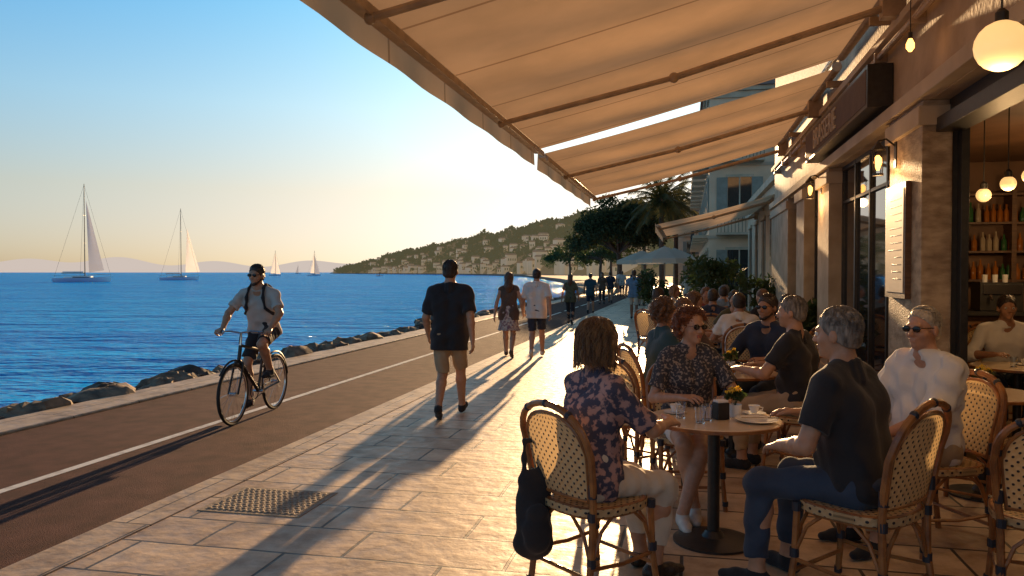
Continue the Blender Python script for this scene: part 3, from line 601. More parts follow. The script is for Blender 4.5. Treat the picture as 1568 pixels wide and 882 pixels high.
# ---------------- other buildings
def building(name,x0,x1,y0,y1,H,st,wall='plaster',nx=3,ny=6,balc=1,roof=1,rz=TH,loc=(0,0,0)):
    e=empty(name,loc,rz); m=MB(); m.box(x0,x1,y0,y1,0,H,0); m.box(x0-.22,x1+.2,y0-.22,y1+.2,H-.002,H+.18,1); m.box(x0-.10,x1,y0-.10,y1,H-.28,H-.01,1)
    if roof:
        a=[(x0-.35,y0-.35,H+.18),(x1+.3,y0-.35,H+.18),(x1+.3,y1+.3,H+.18),(x0-.35,y1+.3,H+.18)]; cx=(x0+x1)/2; d=min(x1-x0,y1-y0)*.45
        a+=[(cx,y0+d,H+.18+d*.38),(cx,y1-d,H+.18+d*.38)]; m.add(a,[(0,1,4),(1,2,5,4),(2,3,5),(3,0,4,5),(3,2,1,0)],2)
    fh=H/st
    for k in range(st):
        zb=fh*k+(.9 if k else .1); zt=fh*k+fh*.82
        if k: m.box(x0-.05,x1,y0-.05,y1,fh*k-.08,fh*k+.06,1)
        for i in range(ny):
            c=y0+(y1-y0)*(i+.5)/ny; w=.55
            m.box(x0-.012,x0+.05,c-w,c+w,zb-.5*(k>0),zt,3); m.box(x0-.07,x0-.013,c-w-.1,c+w+.1,zt,zt+.12,1)
            m.box(x0-.04,x0-.0125,c-.03,c+.03,zb-.5*(k>0),zt,1)
            if k: m.box(x0-.06,x0-.014,c-w-.5,c-w-.02,zb-.5,zt,4); m.box(x0-.06,x0-.014,c+w+.02,c+w+.5,zb-.5,zt,4)
            if k and balc:
                m.box(x0-.7,x0,c-w-.4,c+w+.4,fh*k-.02,fh*k+.10,1)
                for q in range(12): yy=c-w-.36+q*(2*w+.72)/11; m.box(x0-.66,x0-.64,yy-.01,yy+.01,fh*k+.1,fh*k+1.0,5)
                m.box(x0-.68,x0-.62,c-w-.38,c+w+.38,fh*k+1.0,fh*k+1.04,5)
        for i in range(nx):
            c=x0+(x1-x0)*(i+.5)/nx; w=.5
            m.box(c-w,c+w,y0-.012,y0+.05,zb,zt,3); m.box(c-w-.1,c+w+.1,y0-.07,y0-.013,zt,zt+.12,1); m.box(c-w-.1,c+w+.1,y0-.09,y0-.013,zb-.1,zb,1)
            m.box(c-.03,c+.03,y0-.04,y0-.0125,zb,zt,1); m.box(c-w-.48,c-w-.02,y0-.05,y0-.013,zb,zt,4); m.box(c+w+.02,c+w+.48,y0-.05,y0-.013,zb,zt,4)
            if k and balc and i<2:
                m.box(c-w-.5,c+w+.5,y0-.75,y0-.01,fh*k+.062,fh*k+.16,1); m.box(c-w-.48,c+w+.48,y0-.73,y0-.69,fh*k+1.0,fh*k+1.04,5)
                for q in range(14): xx=c-w-.46+q*(2*w+.92)/13; m.box(xx-.01,xx+.01,y0-.72,y0-.70,fh*k+.16,fh*k+1.0,5)
    m.obj('facade',[wall,'stone_light','roof_tile','glass_dark','shutter','dark_metal'],e); return e
building('cafe_building',2.3,9,18.75,31,3.9,1,'stone_light',2,5,0,0)
building('apartment_building',1.0,14,36,62,9.6,3,'plaster',5,9)
building('apartment_building',3,14,66,95,10.5,3,'plaster_pink',4,9)
building('hotel_building',-1,12,100,135,9,3,'plaster',4,9)
def parasol(x,y,z,w):
    e=empty('parasol',S(x,y,0),TH); m=MB(); m.tube([(0,0,0),(0,0,z+.5)],.025,1,8); m.rev([(.22,0),(.22,.06),(.05,.09)],(0,0,0),16,1)
    n=8;vs=[(0,0,z+.5)]; 
    for r,zz in((.5,.26),(1.,.0),(1.,-.17)):
        for j in range(n): a=2*math.pi*(j+.5)/n; vs.append((w*r*math.cos(a),w*r*math.sin(a),z+zz))
    fs=[(0,1+j,1+(j+1)%n) for j in range(n)]+[(1+k*n+j,1+k*n+n+j,1+k*n+n+(j+1)%n,1+k*n+(j+1)%n) for k in(0,1) for j in range(n)]
    m.add(vs,fs,0)
    for j in range(n): a=2*math.pi*(j+.5)/n; m.tube([(0,0,z+.42),(w*.98*math.cos(a),w*.98*math.sin(a),z-.02)],.008,1,4)
    m.obj('canopy',['umbrella','awn_metal'],e,ang=15)
parasol(-.8,31,2.15,1.15); parasol(-.5,35.,2.2,1.2); parasol(-2.1,39,2.2,1.3); parasol(-2.4,46,2.3,1.4)
# ---------------- vegetation
def leaves(m,cs,rad,n,size,mi=0,flat=.75,up=.3):
    for c in cs:
        P_=RN.normal(size=(n,3)); P_/=np.linalg.norm(P_,axis=1)[:,None]; P_*=(RN.rand(n,1)**.45)*rad*(.7+.6*RN.rand()); P_[:,2]*=flat; P_+=np.array(c)
        A=RN.normal(size=(n,3)); A/=np.linalg.norm(A,axis=1)[:,None]; B=np.cross(A,RN.normal(size=(n,3))); B/=np.linalg.norm(B,axis=1)[:,None]
        sz=size*(.6+.8*RN.rand(n,1)); o=len(m.v)
        q=np.stack([P_-A*sz,P_+B*sz*.45,P_+A*sz,P_-B*sz*.45],1).reshape(-1,3); m.v.extend(map(tuple,q.tolist()))
        for i in range(n): m.f.append((o+4*i,o+4*i+1,o+4*i+2,o+4*i+3)); m.m.append(mi); m.uv.append(None)
def tree(name,loc,H,cr,ch,ncl,nl,size,lm='leaf_pine',tr=.25,flat=.5,base=.55):
    e=empty(name,loc,random.random()*6); m=MB(); tp=[(0,0,-.1),(.1,0,H*.25),(-.05,.1,H*base),(0,.1,H*.8)]; m.tube(tp,[tr*1.3,tr,tr*.8,tr*.35],0,9); cs=[]
    for i in range(ncl):
        a=RN.rand()*6.28;r=cr*math.sqrt(RN.rand()); dome=math.sqrt(max(0,1-(r/cr)**2)); z=H-ch+ch*dome*(.35+.65*RN.rand()); cs.append((r*math.cos(a),r*math.sin(a),z))
    for c in cs[::max(1,ncl//14)]: m.tube([(0,.05,H*base*.9),(c[0]*.5,c[1]*.5,H*base*.5+c[2]*.5),c],[tr*.5,tr*.3,tr*.08],0,5)
    m.obj('trunk',['bark'],e); m=MB(); leaves(m,cs,cr*.24,nl,size,0,flat+.2); m.obj('crown',[lm],e); return e
tree('stone_pine_tree',(10.9,80,0),9.3,4.6,5.2,170,150,.17,base=.42)
tree('oak_tree',(14.5,128,0),7.5,4,4.5,34,110,.2,'leaf'); tree('oak_tree',(19,150,0),9,5,5.5,34,100,.28,'leaf'); tree('oak_tree',(14,190,0),9,6,5.5,34,100,.32,'leaf')
def palm(loc,H,nf=34,L=2.3):
    e=empty('palm_tree',loc,random.random()*6); m=MB(); m.tube([(0,0,-.1),(.05,0,H*.3),(.1,.05,H*.7),(.05,0,H)],[.30,.24,.22,.26],0,10); m.sph((.05,0,H+.05),.42,0,10,1.2); m.obj('trunk',['bark'],e); m=MB()
    for i in range(nf):
        a=i*2.4; el=math.radians(78-110*(i/nf)); l=L*(.85+.3*RN.rand()); p=np.array((.05,0,H+.15)); pp=[]; d=np.array((math.cos(a)*math.cos(el),math.sin(a)*math.cos(el),math.sin(el)))
        for k in range(9):
            pp.append(p.copy()); p=p+d*l/8; d=d+np.array((0,0,-.17)); d/=np.linalg.norm(d)
        m.tube([tuple(q) for q in pp],[.035*(1-k/10) for k in range(9)],0,4)
        sd=np.array((-math.sin(a),math.cos(a),0))
        for k in range(1,8):
            for j in range(4):
                b=pp[k]+(pp[min(k+1,8)]-pp[k])*j/4
                for q in(-1,1):
                    ln=l*.24*(1-.6*abs(k/8-.4)); t=b+sd*q*ln*.8+np.array((0,0,-ln*(.35+.3*RN.rand())))+(pp[min(k+1,8)]-pp[k])*.5
                    w=(pp[min(k+1,8)]-pp[k])*.12; m.add([b-w,b+w,t],[(0,1,2)],0)
    m.obj('crown',['leaf_palm'],e)
palm((13.6,71,0),7.9,44,3.7); palm((17.5,84,0),8.6,34,3.6); palm((19,112,0),8,26,3)
def bush(name,loc,w,H,n=16,pot=1):
    e=empty(name,loc,0); m=MB(); cs=[((RN.rand()-.5)*w,(RN.rand()-.5)*w,.5+(H-.6)*RN.rand()) for _ in range(n)]
    for c in cs[:6]: m.tube([(0,0,.3),(c[0]*.4,c[1]*.4,c[2]*.6),c],[.03,.02,.006],2,5)
    leaves(m,cs,w*.32,110,.07,0,.9)
    if pot: m.rev([(w*.26,0),(w*.34,.45),(w*.36,.5),(w*.31,.5),(w*.3,.42)],(0,0,0),16,1)
    m.obj('foliage',['leaf','dark_metal','bark'],e)
bush('potted_plant',S(.75,19.3),.9,2.1,16); bush('potted_plant',S(.6,22.5),1.0,2.1,16); bush('potted_plant',S(1.65,18.0),.7,1.6,12); bush('potted_plant',S(-.9,27),1.1,1.6,12); bush('potted_plant',S(1.75,12.6),.6,1.2,10)
# ---------------- hill & far things
st=[((-345,1520),(-368,1600,2)),((-184,1230),(-215,1420,36)),((-63,930),(-85,1200,48)),((10,640),(13,1000,56)),((45,470),(82,850,62)),((90,380),(135,750,66)),((200,350),(270,700,75)),((400,350),(520,700,85)),((800,350),(900,700,85))]
def hillp(u,v,nz=1):
    t=min(u*(len(st)-1),len(st)-1.0001);i=int(t);f=t-i;s0,r0=st[i];s1,r1=st[i+1]; s=[s0[k]+(s1[k]-s0[k])*f for k in(0,1)];r=[r0[k]+(r1[k]-r0[k])*f for k in(0,1,2)]
    if v<=.7: w=v/.7;hh=w**.85*r[2]
    else: w=1+(v-.7)/.3*.5;hh=r[2]*(1-.6*((v-.7)/.3)**1.5)
    x=s[0]+(r[0]-s[0])*w;y=s[1]+(r[1]-s[1])*w
    hh+=nz*min(1,hh/15)*(2.2*math.sin(x*.031+y*.013)+1.8*math.sin(x*.07-y*.041)+.8*math.sin(x*.17+y*.11)); return (x,y,hh-.3)
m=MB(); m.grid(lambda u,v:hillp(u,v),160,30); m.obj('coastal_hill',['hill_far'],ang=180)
m=MB()
for i in range(170):
    u=.08+.5*RN.rand()**1.1 ;v=.01+.52*RN.rand()**2.4; x,y,zz=hillp(u,v); w,d,hh=4+RN.rand()*6,5+RN.rand()*5,3+RN.rand()*4*(1 if v>.1 else 1.6); a=RN.rand()*.6; M=Matrix.Translation((x,y,zz-2))@Matrix.Rotation(a,4,'Z')
    m.box(-w/2,w/2,-d/2,d/2,0,hh+2,0,M); m.add([M@Vector(q) for q in [(-w/2-.4,-d/2-.4,hh+2.05),(w/2+.4,-d/2-.4,hh+2.05),(w/2+.4,d/2+.4,hh+2.05),(-w/2-.4,d/2+.4,hh+2.05),(-w/2,0,hh+3.6),(w/2,0,hh+3.6)]],[(0,1,5,4),(2,3,4,5),(1,2,5),(0,4,3)],1)
    for k in range(int(w/2.2)): m.box(-w/2+.8+k*2.1,-w/2+1.7+k*2.1,-d/2-.05,-d/2,hh*.55+2-1,hh*.55+3,2,M)
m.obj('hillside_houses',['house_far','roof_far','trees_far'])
m=MB()
for i in range(4400):
    u=.01+.62*RN.rand();v=.02+.72*RN.rand()**.85 ; x,y,zz=hillp(u,v); r=1.6+RN.rand()**2*4.2
    leaves(m,[(x,y,zz+r*.35)],r,14,r*.55,0,.65)
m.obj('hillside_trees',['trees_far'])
m=MB()
def mnt(u,v):
    x=-11000+12500*u; hh=(90+190*(.5+.5*math.sin(u*7+1))*(.6+.4*math.sin(u*19))+30*math.sin(u*53))*(min(1,(1-u)*4)); return (x,12000+v*400,-2+max(0,hh)*v*1.5)
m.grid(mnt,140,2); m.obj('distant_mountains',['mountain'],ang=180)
# ---------------- boats
def boat(name,loc,L,mh,rz,sails,hull='hullw'):
    e=empty(name,(loc[0],loc[1],-1.05),rz); m=MB()
    def hf(u,v):
        x=(u-.5)*L; b=L*.13*(max(0,math.sin(math.pi*min(1,(u*.86+.14))))**.6); t=(v-.5)*2; sh=L*.075+L*.03*u*u
        return (x+ (L*.04*(1-abs(t)) *(-1 if u>.95 else 0)), t*b, sh-(sh+L*.02)*(1-abs(t)**1.6)*1.)
    m.grid(hf,20,12); m.grid(lambda u,v:((u-.5)*L,(v-.5)*2*L*.128*(max(0,math.sin(math.pi*min(1,(u*.86+.14))))**.6),L*.072+L*.03*u*u),20,2,1)
    m.box(-L*.16,L*.16,-L*.06,L*.06,L*.07,L*.115,1); m.box(-L*.15,L*.14,-L*.062,L*.062,L*.085,L*.10,2); m.box(-L*.3,-L*.16,-L*.07,L*.07,L*.07,L*.10,1)
    for q in(-1,1):
        m.tube([(-L*.49,q*L*.08,L*.12),(0,q*L*.125,L*.125),(L*.46,q*L*.02,L*.15)],.03,2,4)
    m.tube([(L*.04,0,L*.05),(L*.04,0,mh)],[.14,.09],2,6); m.tube([(L*.04,0,L*.17),(-L*.36,0,L*.17)],.10,2,6); m.tube([(L*.02,0,L*.185),(-L*.34,0,L*.185)],.2,1,6)
    for p in((L*.49,0,L*.1),(-L*.49,0,L*.09),(0,L*.12,L*.08),(0,-L*.12,L*.08)): m.tube([(L*.04,0,mh*.99),p],.025,2,3)
    for f in(.4,.68): m.tube([(L*.04,-L*.06,mh*f),(L*.04,L*.06,mh*f)],.04,2,4)
    m.obj('hull',[hull,'hullw','dark_metal'],e)
    m=MB()
    for (a,b,c,mi) in sails:
        a,b,c=map(Vector,(a,b,c)); m.grid(lambda u,v:(a+(b-a)*u+(c-b)*u*v)+Vector((0,.04*L*math.sin(math.pi*u)*math.sin(math.pi*v),0)),10,6,mi)
    if sails: m.obj('sails',['sail','sail_tan'],e,ang=180)
boat('sailboat',(-115,210),14.6,26.3,0.15,[((1.0,0,22.),(1.6,0,2.6),(5.4,0,3.2),0)])
boat('sailboat',(-111.5,263),12.6,24,0.1,[((2.5,0,17.5),(1.9,0,2.6),(6.6,0,2.8),1)])
boat('sailboat',(-182,602),9,19.5,.2,[((.4,0,18.5),(-3.3,0,1.8),(.3,0,1.8),1),((.5,0,17),(.6,0,1.5),(4.2,0,1.3),1)])
boat('sailboat',(-154,610),10,19.5,.2,[((.4,0,18.5),(-2.9,0,1.8),(.3,0,1.8),1),((.5,0,16),(.6,0,1.5),(4.4,0,1.3),0)])
boat('sailboat',(-355,1300),10,15,.2,[((.4,0,14),(-3.5,0,1.6),(.3,0,1.6),0)])
boat('motor_boat',(-88,520),5,3.,.0,[])
# ================================================================ FURNITURE
def chair_mesh():
    m=MB()
    def arcpts(w0,z0,zt,y0,yt,n=14):
        p=[]
        for i in range(n+1):
            a=math.pi*i/n; p.append((w0*math.cos(a),y0+(yt-y0)*math.sin(a)**.6-.02*math.sin(a),z0+(zt-z0)*math.sin(a)**.75))
        return p
    up=arcpts(.235,.72,.945,-.235,-.285)
    m.tube([(.205,-.235,0),(.20,-.20,.25),(.205,-.195,.46),(.225,-.215,.6)]+up+[(-.225,-.215,.6),(-.205,-.195,.46),(-.20,-.20,.25),(-.205,-.235,0)],.0165,0,8)
    up2=arcpts(.20,.72,.905,-.232,-.28)
    m.tube([(.18,-.195,.5),(.19,-.212,.6)]+up2+[(-.19,-.212,.6),(-.18,-.195,.5)],.009,0,6)
    def bp(u,v):
        z=.51+.39*v; ww=.18+.02*(z-.51)/.21 if z<.72 else .20*math.sqrt(max(.0,1-((z-.72)/.185)**2))
        x=(u-.5)*2*ww; return (x,-.197-.085*v-.03*(1-(x/.2)**2)*.9,z)
    m.grid(bp,10,16,1,(.4,.39))
    m.tube([(-.18,-.2,.51),(0,-.228,.51),(.18,-.2,.51)],.010,0,6)
    sp=[]
    for i in range(24):
        a=2*math.pi*i/24; c,s_=math.cos(a),math.sin(a); sp.append((.215*math.copysign(abs(c)**.7,c),.215*math.copysign(abs(s_)**.7,s_)))
    m.tube([(x,y,.455) for x,y in sp],.0165,0,8,True); m.tube([(x*.98,y*.98,.425) for x,y in sp],.010,0,6,True)
    vs=[(0,0,.462)]+[(x,y,.468) for x,y in sp]; m.add(vs,[(0,1+i,1+(i+1)%24) for i in range(24)],1,[(v[0],v[1]) for v in vs])
    vs=[(x*.99,y*.99,.44) for x,y in sp]; m.add(vs,[tuple(range(23,-1,-1))],1,[(v[0],v[1]) for v in vs])
    n=24; vs=[(x*1.085,y*1.085,z) for z in(.468,.432) for x,y in sp]; m.add(vs,[(i,n+i,n+(i+1)%n,(i+1)%n) for i in range(n)],1,[(math.atan2(v[1],v[0])*.2,v[2]) for v in vs])
    for q in(-1,1):
        m.tube([(q*.195,.19,.455),(q*.20,.20,.2),(q*.215,.225,0)],.0155,0,8)
        m.tube([(q*.20,-.20,.20),(q*.2,0,.185),(q*.2,.20,.20)],.010,0,6)
        m.tube([(q*.2,-.2,.22),(q*.2,-.14,.36),(q*.2,-.06,.43),(q*.2,0,.445),(q*.2,.06,.43),(q*.2,.14,.36),(q*.2,.2,.22)],.009,0,6)
        for y,z in((-.2,.23),(.2,.23),(-.197,.44),(.19,.44)): m.rev([(.021,-.02),(.021,.02)],(q*.2,y,z),8,2)
        m.rev([(.020,-.03),(.020,.03)],(q*.213,-.205,.56),8,2); m.rev([(.020,-.015),(.020,.015)],(q*.21,-.23,.05),8,2);m.rev([(.019,-.015),(.019,.015)],(q*.214,.22,.05),8,2)
    for y in(-.2,.2):
        m.tube([(-.2,y,.15),(.2,y,.15)],.010,0,6)
        m.tube([(-.2,y,.2),(-.15,y,.34),(-.06,y,.425),(.06,y,.425),(.15,y,.34),(.2,y,.2)],.009,0,6)
    for i in(4,7,10): m.sph(up[i],.020,2,8)
    return m
_cm=chair_mesh(); CH=None
def chair(loc,fc,s=1.05):
    global CH
    e=empty('rattan_chair',(loc[0],loc[1],0),face(*fc),s)
    if CH is None: CH=_cm.obj('frame',['rattan','weave','rattan_bind'],e)
    else: inst(CH,'frame',(0,0,0),0,e)
    return e
TB=None
def table(loc,s=1):
    global TB
    e=empty('bistro_table',(loc[0],loc[1],0),0,s)
    if TB is None:
        m=MB(); m.rev([(.385,.722),(.393,.728),(.393,.745),(.388,.750)],(0,0,0),48,0); m.rev([(.394,.724),(.398,.727),(.398,.743),(.3935,.7455)],(0,0,0),48,2); m.rev([(.30,.706),(.30,.7215)],(0,0,0),32,1); m.rev([(.036,.02),(.036,.706)],(0,0,0),20,1)
        m.rev([(.24,.0),(.24,.014),(.19,.024),(.07,.035),(.045,.07)],(0,0,0),32,1); TB=m.obj('table',['table_top','dark_metal','rattan'],e)
    else: inst(TB,'table',(0,0,0),0,e)
    return e
def tumbler(x,y,z=.7515,m='drinking_glass',juice=0):
    b=MB(); b.rev([(.026,0),(.034,.095),(.0315,.095),(.024,.008),(.0001,.008)],(0,0,0),20,0)
    if juice: b.rev([(.0225,.009),(.029,.065)],(0,0,0),16,1)
    b.obj(m,['water_glass','bottle_a' if juice==1 else 'c_white'],None,(x,y,z))
def cup(x,y):
    b=MB(); b.rev([(.05,0),(.07,.008),(.072,.010),(.02,.006)],(0,0,0),24,0); b.rev([(.02,.01),(.036,.055),(.034,.055),(.018,.014)],(0,0,0),20,0); b.tube([(.034,0,.045),(.055,0,.04),(.05,0,.025),(.03,0,.022)],.004,0,6); b.obj('coffee_cup',['porcelain'],None,(x,y,.7515))
def minipot(x,y):
    e=empty('flower_pot',(x,y,.7515)); b=MB(); b.rev([(.032,0),(.040,.075),(.037,.075),(.03,.06)],(0,0,0),20,1); cs=[((RN.rand()-.5)*.08,(RN.rand()-.5)*.08,.10+.06*RN.rand()) for _ in range(9)]; leaves(b,cs[:5],.035,40,.018,0); leaves(b,[(c[0],c[1],c[2]+.03) for c in cs],.018,26,.009,2)
    for c in cs: b.tube([(0,0,.06),(c[0],c[1],c[2]+.03)],.0015,0,4)
    b.obj('plant',['leaf','porcelain','flower'],e)
T1=(1.22,4.72); table(T1)
tumbler(1.10,4.56);tumbler(1.16,4.64);tumbler(1.02,4.72);tumbler(1.31,4.93,juice=1); minipot(1.36,4.76); cup(1.02,4.88); cup(1.50,4.84)
b=MB(); b.box(-.04,.04,-.035,.035,0,.10,0); b.box(-.036,.036,-.03,.03,.1,.115,1); b.obj('napkin_holder',['black','c_white'],None,(1.25,4.68,.7515),.3,bevel=.004)
b=MB(); b.rev([(.07,0),(.12,.012),(.125,.016),(.07,.008)],(0,0,0),36,0); b.obj('plate',['porcelain'],None,(1.44,4.60,.7515)); b=MB(); b.tube([(-.1,0,.022),(.08,.01,.022)],.004,0,6); b.box(.06,.12,-.01,.02,.018,.022,0); b.obj('fork',['chrome'],None,(1.45,4.60,.7515))
T2=(1.95,6.9); table(T2); tumbler(1.9,6.75,juice=1); tumbler(2.02,6.8,juice=1); tumbler(1.8,6.9); cup(2.1,7.0); minipot(1.97,7.05)
for t in((3.45,5.72),(2.9,10.5),(3.6,13.),(4.0,15.6),(2.9,14.2),(4.75,7.35),(3.1,8.6)): table(t); tumbler(t[0]-.1,t[1]-.1,juice=random.choice((0,1))); cup(t[0]+.1,t[1]+.05)
tumbler(3.42,5.62); minipot(3.5,5.8)
# ================================================================ PEOPLE
def seated(name,loc,fc,cs=1.05,**k):
    chair(loc,fc,cs); return person(name,loc,fc,**k)
N=.0066
f=Vector((.80,.60)); chair((.42,4.00),f)
person('seated_woman',(.40,4.02),f,1.0,P=(0,-.02,.575),lean=7,tw=-6,hy=8,hp=4,hands=[(.14,.44,.83),(-.16,.42,.80)],hn=[(-.6,.3,-.7),(.3,0,-1)],fem=1,belly=.6,top='c_floral',sl=.85,bot='c_cream',leg=1.75,feet=[(.12,.36,.085,10,0),(-.06,.44,.085,-5,0)],shoe='hair_dark',hair='bob',hm='hair_blond',skin='skin1',h=N,seed=3,off=.016,hem=.10)
b=SDF(); b.c((0,0,.30),(0,0,.58),.105,.085,k=.03,fl=(Vector((0,1,0)),.55)); b.c((0,-.06,.32),(0,-.06,.44),.07,.06,k=.03,fl=(Vector((0,1,0)),.5)); b.c((-.05,0,.62),(-.04,.03,.80),.013,k=.01); b.c((.05,0,.62),(.02,.03,.80),.013,k=.01); b.c((-.04,.03,.80),(.02,.03,.80),.013,k=.01)
e=empty('backpack',(.11,3.96,-.03),.3); b.mesh('bag',.007,'c_black',e,noise=(.006,.1,2))
f=Vector((-.05,-1)); chair((1.24,5.55),f)
person('seated_woman',(1.24,5.53),f,1.0,P=(0,0,.575),lean=8,tw=8,hy=20,hp=2,hands=[(.10,.36,.80),(-.20,.37,.80)],hn=[(-.3,0,-1),(.3,0,-1)],fem=1,top='c_floral2',sl=.75,bot='c_white',leg=.62,feet=[(.02,.40,.085,5,0),(.12,.55,.085,0,0)],shoe='shoe_w',hair='curly',hm='hair_red',skin='skin1',glasses=1,h=N,seed=5,off=.014)
f=Vector((-.62,.78)); chair((1.70,3.80),f,1.1)
person('seated_man',(1.70,3.83),f,1.07,P=(0,-.02,.56),lean=10,tw=4,hy=6,hp=3,hands=[(.20,.40,.80),(-.16,.30,.70)],hn=[(-.3,0,-1),(.3,0,-1)],belly=.5,top='c_black',sl=.72,bot='c_jeans',leg=1.85,feet=[(.10,.42,.085,10,0),(-.20,.40,.085,-15,0)],hair='short',hm='hair_gray',skin='skin1',h=N,seed=8,off=.017,collar=.013,hem=.09)
f=Vector((-1,-.22)); chair((2.52,4.70),f,1.08)
person('seated_man',(2.49,4.70),f,1.04,P=(0,-.02,.56),lean=3,tw=6,hy=8,hp=3,hands=[(.10,.36,.68),(-.14,.36,.68)],hn=[(-.3,0,-1),(.3,0,-1)],belly=.8,top='c_white',sl=.98,bot='c_khaki',leg=1.85,feet=[(.12,.40,.085,10,0),(-.14,.42,.085,-10,0)],hair='receding',hm='hair_white',skin='skin3',glasses=1,h=N,seed=11,off=.018,collar=.013,hem=.11,fold=.008)
chair((2.56,3.72),(.45,.9)); chair((3.15,5.35),(.3,.3)); chair((.95,6.25),(.6,.6))
seated('seated_woman',(1.30,6.98),(.95,.2),fem=1,top='c_teal',sl=1.1,bot='c_black',leg=1.8,hair='curly',hm='hair_brown',skin='skin0',h=.0115,seed=21,hy=4,belly=.5,off=.016,s=1.02)
seated('seated_man',(2.32,6.28),(-.75,.6),top='c_black',sl=.7,bot='c_khaki',leg=1.8,hair='short',hm='hair_gray',skin='skin1',h=.0115,seed=22,hy=10,s=1.05,belly=.5)
seated('seated_man',(2.50,7.55),(-.75,-.65),top='c_navy',sl=1.5,bot='c_jeans',leg=1.8,hair='short',hm='hair_dark',skin='skin0',h=.0115,seed=23,glasses=1,beard=1,s=1.04)
seated('seated_woman',(1.72,8.0),(.3,-.9),fem=1,top='c_brown',sl=.8,bot='c_black',leg=1.8,hair='bob',hm='hair_brown',skin='skin1',h=.0122,seed=24)
for i,(x,y,fx,fy,fem,tp,hr,hmm) in enumerate([(2.88,9.9,.1,1,0,'c_white','short','hair_dark'),(2.45,10.8,.9,-.2,1,'c_brown','bob','hair_brown'),(3.35,9.35,-.6,.6,0,'c_black','short','hair_dark'),(3.15,12.3,.3,.9,0,'c_navy','short','hair_dark'),
    (3.95,12.2,-.5,.8,0,'c_black','short','hair_brown'),(3.4,13.8,0,-1,1,'c_red','long','hair_brown'),(2.5,13.6,.7,.5,1,'c_cream','bob','hair_dark'),(4.0,14.8,0,1,0,'c_blue','short','hair_dark'),(3.3,16.2,.8,-.4,1,'c_white','bob','hair_blond'),(4.5,16.4,-.8,-.3,0,'c_grey','short','hair_gray'),(3.2,11.25,-.3,-1,1,'c_olive','long','hair_dark')]):
    seated('seated_woman' if fem else 'seated_man',(x,y),(fx,fy),fem=fem,top=tp,sl=.7,bot='c_black',leg=1.8,hair=hr,hm=hmm,skin='skin%d'%(i%3),h=.016,seed=30+i)
seated('seated_man',(5.02,8.02),(-.3,-1),top='c_white',sl=1.3,bot='c_jeans',leg=1.8,hair='short',hm='hair_dark',skin='skin0',h=.0122,seed=50,s=1.03,lean=12); chair((4.1,7.4),(.8,-.2)); chair((5.5,9.6),(-.8,-.2))
walk('walking_man',(-.70,8.80),(.10,1),1,s=1.03,h=.0085,top='c_black',sl=.85,bot='c_khaki',leg=.95,shoe='c_black',hair='short',hm='hair_dark',skin='skin1',off=.017,belly=.6,seed=60,collar=.011,hem=.17)
walk('walking_woman',(-.06,15.0),(.12,1),-1,s=.95,h=.0119,fem=1,top='c_brown',sl=.1,bot='c_floral3',skirt=.36,shoe='c_brown',hair='long',hm='hair_brown',skin='skin1',seed=61)
walk('walking_man',(.47,15.0),(.12,1),1,s=.99,h=.0119,top='c_white',sl=.8,bot='c_navy',leg=.9,shoe='shoe_w',hair='short',hm='hair_dark',skin='skin1',seed=62,off=.016)
for i,(px,y,fy,fem,tp,bt,s) in enumerate([(1.82,24.5,1,1,'c_olive','c_black',.92),(3.10,31,1,0,'c_teal','c_navy',.93),(4.2,27,1,0,'c_blue','c_cream',1.0),(4.6,40,-1,1,'c_brown','c_black',.95),(5.2,41.5,1,0,'c_navy','c_khaki',.97),(6.3,38,-1,0,'c_red','c_jeans',1.),(7.6,44,1,1,'c_white','c_navy',.95),
      (8.3,47,-1,0,'c_black','c_khaki',1.),(7.3,52,1,0,'c_grey','c_navy',1.),(9.3,55,-1,1,'c_red','c_cream',1.),(8.5,62,1,0,'c_white','c_khaki',1.),(10.2,66,1,1,'c_black','c_cream',1.),(7.0,31,-1,0,'c_black','c_jeans',1.),(6.7,29.8,-1,1,'c_cream','c_red',.95)]):
    walk('walking_woman' if fem else 'walking_man',(px,y),(.21*fy,fy),1 if i%2 else -1,s=s,h=.018,fem=fem,top=tp,sl=.7,bot=bt,leg=.9 if i%3 else 1.8,hair='long' if fem else 'short',hm='hair_dark' if i%2 else 'hair_brown',skin='skin%d'%(i%3),seed=70+i)
# ---------------- bicycle & cyclist
BF=(-.14,-1); BL=(-2.98,9.07)
e=empty('bicycle',(BL[0],BL[1],-.046),face(*BF)); m=MB(); w=.34; ra=Vector((0,-.52,w)); fa=Vector((0,.52,w)); bb=Vector((0,-.08,.29)); stp=Vector((0,-.235,.83)); ht=Vector((0,.345,.86)); hb=Vector((0,.385,.70))
for c in(ra,fa):
    ring=lambda r,n=40:[(0,c.y+r*math.cos(2*math.pi*i/n),c.z+r*math.sin(2*math.pi*i/n)) for i in range(n)]
    m.tube(ring(.322),.019,1,8,True); m.tube(ring(.300),.011,2,6,True); m.tube([(-.04,c.y,c.z),(.04,c.y,c.z)],.022,2,10)
    for i in range(22): a=2*math.pi*i/22; m.tube([(.03*(-1)**i,c.y+.02*math.cos(a+.8),c.z+.02*math.sin(a+.8)),(0,c.y+.3*math.cos(a),c.z+.3*math.sin(a))],.0018,2,3)
for a,b,r in((bb,stp,.017),(bb,hb,.021),(stp-Vector((0,-.03,.08)),ht,.017),(ht,hb,.021)): m.tube([a,b],r,0,10)
